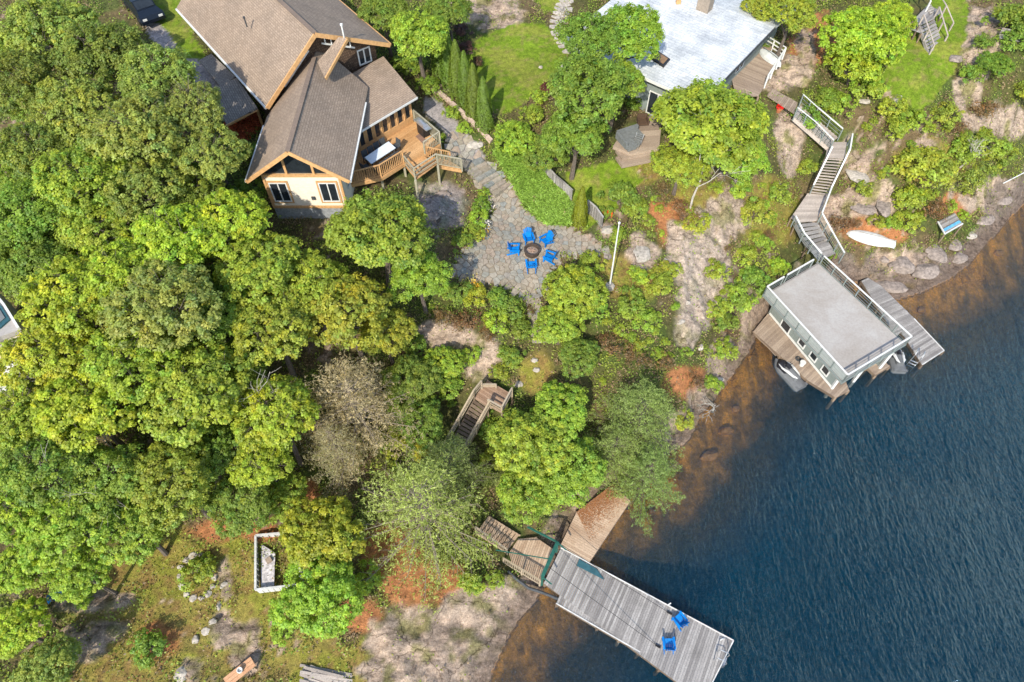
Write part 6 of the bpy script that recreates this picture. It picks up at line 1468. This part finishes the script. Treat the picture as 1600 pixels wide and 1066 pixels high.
q = [P(a, b, .50) for a, b in ((868, 856), (874, 860), (903, 878), (898, 884))]; o = slab('ramp_gutter', q, .05, plain('grey_green_channel', (.10, .13, .12), .6, .2), None, off=q[0]); o['label'] = 'dark grey channel between the tan dock and the long grey dock'; o['category'] = 'channel'
hs = [G(793, 893) + Vector((0, 0, .1)), G(806, 905) + Vector((0, 0, .1)), P(826, 919, .5), P(842, 924, .4), P(858, 930, .45), P(872, 936, .5)]
V, F = tube(hs, .09, 8); o = mesh_obj('water_pipe', V, F, M_darkgrey, None, hs[0]); o['label'] = 'black pipe curving from the shore under the lower stair rail'; o['category'] = 'pipe'
for i, (px, py) in enumerate(((915, 882), (1046, 944), (1128, 999), (943, 982))):
    p = P(px, py if i < 3 else 982, .61); 
    if i == 3: continue
    box('cleat_' [:-1], p, (.22, .06, .06), M_white, LDK, rz=.5)
c1_ = P(1060, 971, .6); copy_thing(CH0.o, c1_, math.radians(215), 'bright blue chair nearest the upper edge of the long grey dock', .88); c2_ = P(1043, 1008, .6); copy_thing(CH0.o, c2_, math.radians(180), 'darker blue chair nearest the lower edge of the long grey dock', .88)
for o in list(S.objects):
    if o.name.startswith('garden_chair') and o.get('label', '').find('long grey dock') > 0: o['group'] = 'blue chairs on the long dock'

# ------------------------------------------------------------------ things on the shore at the right
a, b = P(1390, 392, 1.6), P(1322, 364, 2.3); c = (a + b) / 2; g = Vector((c.x, c.y, max(float(hgt(a.x, a.y)), float(hgt(c.x, c.y)), float(hgt(b.x, b.y)) - .1)))
BO = Thing('upturned_boat', 'white upturned sailboat hull lying on rusty scrub above the shore rocks', 'boat', tuple(g), rz=math.atan2((b - a).y, (b - a).x)); Lb = (b - a).length
V, F = hull(Lb, 1.25, .5, 16, 11, pw=.75, blunt=.55); mesh_obj('hull', V, F, M_wstripe, BO, smooth=False)
lp_('keel_strip', boxgeo((-Lb * .45, 0, .49), (Lb * .25, 0, .50), .05, .05), M_membrane, BO); lp_('transom', boxgeo((-Lb * .5 - .03, -.34, .12), (-Lb * .5 - .03, .34, .12), .04, .3), M_wstripe, BO)
PLT = Thing('small_platform', 'small grey plank platform with a blue stripe on the shore rocks', 'platform', tuple(G(1485, 350)))
zp = max(float(G(1485, 350).z), float(G(1475, 342).z)) + .35; q = [P(a, b, zp) for a, b in ((1465, 347), (1492, 333), (1504, 350), (1476, 366))]
planks(PLT, [(p.x, p.y) for p in q], zp, (q[1] - q[0]).xy, .14, M_greydock)
for a, b in ((0, 3), (3, 2)): bar('white_edge', q[a] + Vector((0, 0, .03)), q[b] + Vector((0, 0, .03)), .1, .08, M_white, PLT)
a, b = q[3].lerp(q[0], .25), q[2].lerp(q[1], .25); bar('blue_board', a.lerp(b, .05) + Vector((0, 0, .03)), a.lerp(b, .95) + Vector((0, 0, .03)), .22, .04, plain('sky_blue', (.12, .38, .62), .5, .3), PLT)
for p in q: bar('leg', Vector((p.x, p.y, float(hgt(p.x, p.y)) - .2)), p - Vector((0, 0, .04)), .1, .1, M_oldwood, PLT, up=(0, 1, 0))
p0, p1 = G(1565, 290) + Vector((0, 0, .25)), G(1600, 273) + Vector((0, 0, .35)); p1 = p1 + (p1 - p0) * .4; V, F = tube([p0, p1], .05, 6); o = mesh_obj('white_pole', V, F, M_white, None, p0); o['label'] = 'long white pole lying on the bank at the right edge'; o['category'] = 'pole'

# playhouse with stairs, bench
z0 = 10.3; PH = Thing('play_stairs', 'grey weathered timber stairs and platform with handrails on the right lawn', 'stairs', tuple(G(1455, 60)))
flight(PH, (1436, 36), (1458, 26), 11.4, (1452, 84), (1472, 70), 10.1, 9, M_greydock)
platform(PH, [(1428, 30), (1450, 8), (1474, 18), (1458, 28), (1436, 40)], 11.4, ((1428, 30), (1450, 8)), M_greydock)
platform(PH, [(1418, 38), (1430, 30), (1442, 44), (1440, 52), (1424, 46)], 11.0, ((1418, 38), (1430, 30)), M_greydock)
railing(PH, [P(1436, 38, 11.4), P(1452, 85, 10.1)], .8, M_pgrey, infill='none'); railing(PH, [P(1460, 26, 11.4), P(1473, 70, 10.1)], .8, M_pgrey, infill='none')
railing(PH, [P(1434, -6, 12.2), P(1446, 18, 11.4)], .9, M_white, infill='none'); railing(PH, [P(1450, -6, 12.2), P(1470, 26, 11.4), P(1481, 52, 10.4)], .9, M_pgrey, infill='none')
for i in range(4): a = P(1447 + i * 2, 12 + i * 3, 11.5); b = P(1455 + i * 2, 8 + i * 3, 11.5); bar('bench_slat', a, b, .12, .05, M_pale_stone, PH)
BN = Thing('old_bench', 'old dark plank bench on the slope at the upper right', 'bench', tuple(G(1572, 68)), rz=-.35)
for i in range(5): lp_('seat_slat', boxgeo((-.75, -.25 + i * .13, .45), (.75, -.25 + i * .13, .45), .11, .03), M_greydock, BN)
for i in range(3): lp_('back_slat', boxgeo((-.75, .36 + i * .03, .58 + i * .14), (.75, .36 + i * .03, .58 + i * .14), .03, .11), M_greydock, BN)
for x in (-.65, .65): lp_('leg', boxgeo((x, -.22, -.2), (x, -.22, .44), .07, .07, (0, 1, 0)), M_oldwood, BN); lp_('leg', boxgeo((x, .38, -.2), (x, .44, .95), .07, .07, (0, 1, 0)), M_oldwood, BN)

# ------------------------------------------------------------------ things in the clearing at the lower left
zc_ = float(G(430, 880).z)
M_pen = plain('weathered_white_paint', (.52, .52, .50), .8, .25, 7)
PN_ = Thing('white_pen', 'open white walled box half hidden under the feathery tree', 'pen', tuple(G(430, 880)))
cq = [P(a, b, zc_ + .05) for a, b in ((404, 926), (404, 842), (470, 836), (474, 918))]
for i in range(4):
    a, b = cq[i], cq[(i + 1) % 4]; n_ = int((b - a).length / .3)
    for k in range(n_): bar('board', a.lerp(b, (k + .5) / n_) - Vector((0, 0, .1)), a.lerp(b, (k + .5) / n_) + Vector((0, 0, .55)), .27, .03, M_pen, PN_, up=tuple(Vector((-(b - a).y, (b - a).x, 0)).normalized()))
    bar('cap_rail', a + Vector((0, 0, .57)), b + Vector((0, 0, .57)), .12, .06, M_pen, PN_)
q = [P(a, b, zc_ + .30) for a, b in ((408, 924), (408, 850), (430, 864), (428, 918))]; slab('shelf', q, .05, plain('whitewashed_top', (.5, .47, .47), .8, .5, 6), PN_)
V, F = boxgeo(P(418, 872, zc_ + .38), P(422, 879, zc_ + .38), .3, .12); mesh_obj('hatch', V, F, M_browndock, PN_, PN_.loc)
lum = Thing('lumber_pile', 'loose pile of pale weathered boards at the bottom edge', 'lumber', tuple(G(505, 1055)))
for i in range(16):
    a = G(R.uniform(468, 490), 1040 + i * 1.6); b = G(R.uniform(520, 552), 1058 + i * 1.6 + R.uniform(-8, 6)); u = Vector((0, 0, .08 + .05 * (i % 4))); bar('board', a + u, b + u, .14, .035, M_pgrey, lum)
a, b = G(400, 1036), G(358, 1070); BW = Thing('long_bench', 'orange brown plank bench in the corner of the clearing', 'bench', tuple((a + b) / 2)); u = Vector((0, 0, .5)); d = (b - a).normalized(); s = Vector((-d.y, d.x, 0))
for k in range(3): bar('plank', a + u + s * (k - 1) * .19, b + u + s * (k - 1) * .19, .175, .05, wood('orange_pine_wood', (.50, .26, .14), (.60, .34, .19), (.4, .2, .1)), BW)
for f in (.08, .9): bar('leg', a.lerp(b, f) - s * .22 - u * .3, a.lerp(b, f) + u * .95 - s * .22, .08, .08, M_oldwood, BW, up=(0, 1, 0)); bar('leg', a.lerp(b, f) + s * .22 - u * .3, a.lerp(b, f) + u * .95 + s * .22, .08, .08, M_oldwood, BW, up=(0, 1, 0))
g = a.lerp(b, .45) + u + Vector((0, 0, .03)); wb_ = Thing('white_pot', 'small white pot standing on the orange plank bench', 'pot', tuple(g)); lp_('pot_body', lathe([(.11, 0), (.15, .1), (.15, .22), (.11, .22), (.1, .1)], 12), M_white, wb_)
g = G(92, 928, .2); TPp = Thing('blue_tarp', 'folded blue tarp lying at the edge of the trees', 'tarp', tuple(g), rz=.5); 
V, F = [], []
for i in range(6):
    for j in range(4): V.append((-.6 + i * .24, -.25 + j * .17, .12 + .14 * math.sin(i * 1.9 + j)))
F = [(i * 4 + j, (i + 1) * 4 + j, (i + 1) * 4 + j + 1, i * 4 + j + 1) for i in range(5) for j in range(3)]; mesh_obj('tarp_sheet', V, F, plain('blue_tarp_cloth', (.03, .25, .55), .6, .2), TPp)
a, b = G(30, 955), G(58, 967); V, F = tube([a + Vector((0, 0, .12)), a.lerp(b, .5) + Vector((0, 0, .16)), b + Vector((0, 0, .12))], [.14, .2, .15], 8); o = mesh_obj('grey_log', V, F, M_palebark, None, a); o['label'] = 'grey log on the ground below the blue tarp'; o['category'] = 'log'
# parked car at the top of the drive
g = G(228, 22); CR = Thing('parked_car', 'dark blue car on the drive mostly hidden by trees', 'car', tuple(g), rz=math.radians(-52))
mcar = plain('dark_car_paint', (.008, .012, .02), .25, .15); prof = [(-2.2, .35), (-2.25, .8), (-1.5, .95), (-.9, 1.42), (.6, 1.45), (1.25, 1.0), (2.1, .88), (2.25, .6), (2.2, .35)]
def ext(prof, w, w2=None, zc=1.0):
    n = len(prof); V = [(x, s * (w if z < zc else w2 or w), z) for s in (-1, 1) for x, z in prof]; F = [tuple(range(n)), tuple(range(2 * n - 1, n - 1, -1))] + [(i, i + n, (i + 1) % n + n, (i + 1) % n) for i in range(n)]; return V, F
V, F = ext(prof, .9, .72); mesh_obj('body', V, F, mcar, CR)
lp_('windshield', boxgeo((.68, 0, 1.42), (1.22, 0, 1.05), 1.3, .03), M_glass, CR); lp_('rear_window', boxgeo((-.95, 0, 1.42), (-1.42, 0, 1.03), 1.3, .03), M_teal, CR)
for x in (-1.35, 1.4):
    for s in (-1, 1): V, F = tube([(x, s * .78, .33), (x, s * .95, .33)], .33, 14); mesh_obj('wheel', V, F, M_black, CR)
for s in (-1, 1): lp_('headlight', boxgeo((2.2, s * .6, .7), (2.26, s * .6, .7), .3, .14), M_white, CR)
# red leaf bed by the porch
rg = np.random.default_rng(12); k = 5000; qq = [G(a, b) for a, b in ((352, 198), (400, 175), (412, 196), (382, 226), (366, 218))]; pa = np.array([(p.x, p.y) for p in qq]); lo, hi = pa.min(0), pa.max(0)
x = rg.uniform(lo[0], hi[0], k * 2); y = rg.uniform(lo[1], hi[1], k * 2); i_ = inpoly(x, y, pa); x, y = x[i_][:k], y[i_][:k]; k = len(x); z = hgt(x, y) + rg.random(k) * .5
me = leaf_mesh('red_leaf_bed', np.stack([x, y, z], -1), rg.normal(size=(k, 3)) * .5 + np.array([0, 0, .8]), .13 * rg.uniform(.6, 1.3, k), np.array([.60, .15, .06]) * rg.uniform(.4, 1.3, (k, 1)), .7, 3, M_cover)
o = link(bpy.data.objects.new('red_leaf_bed', me)); o['kind'] = 'stuff'
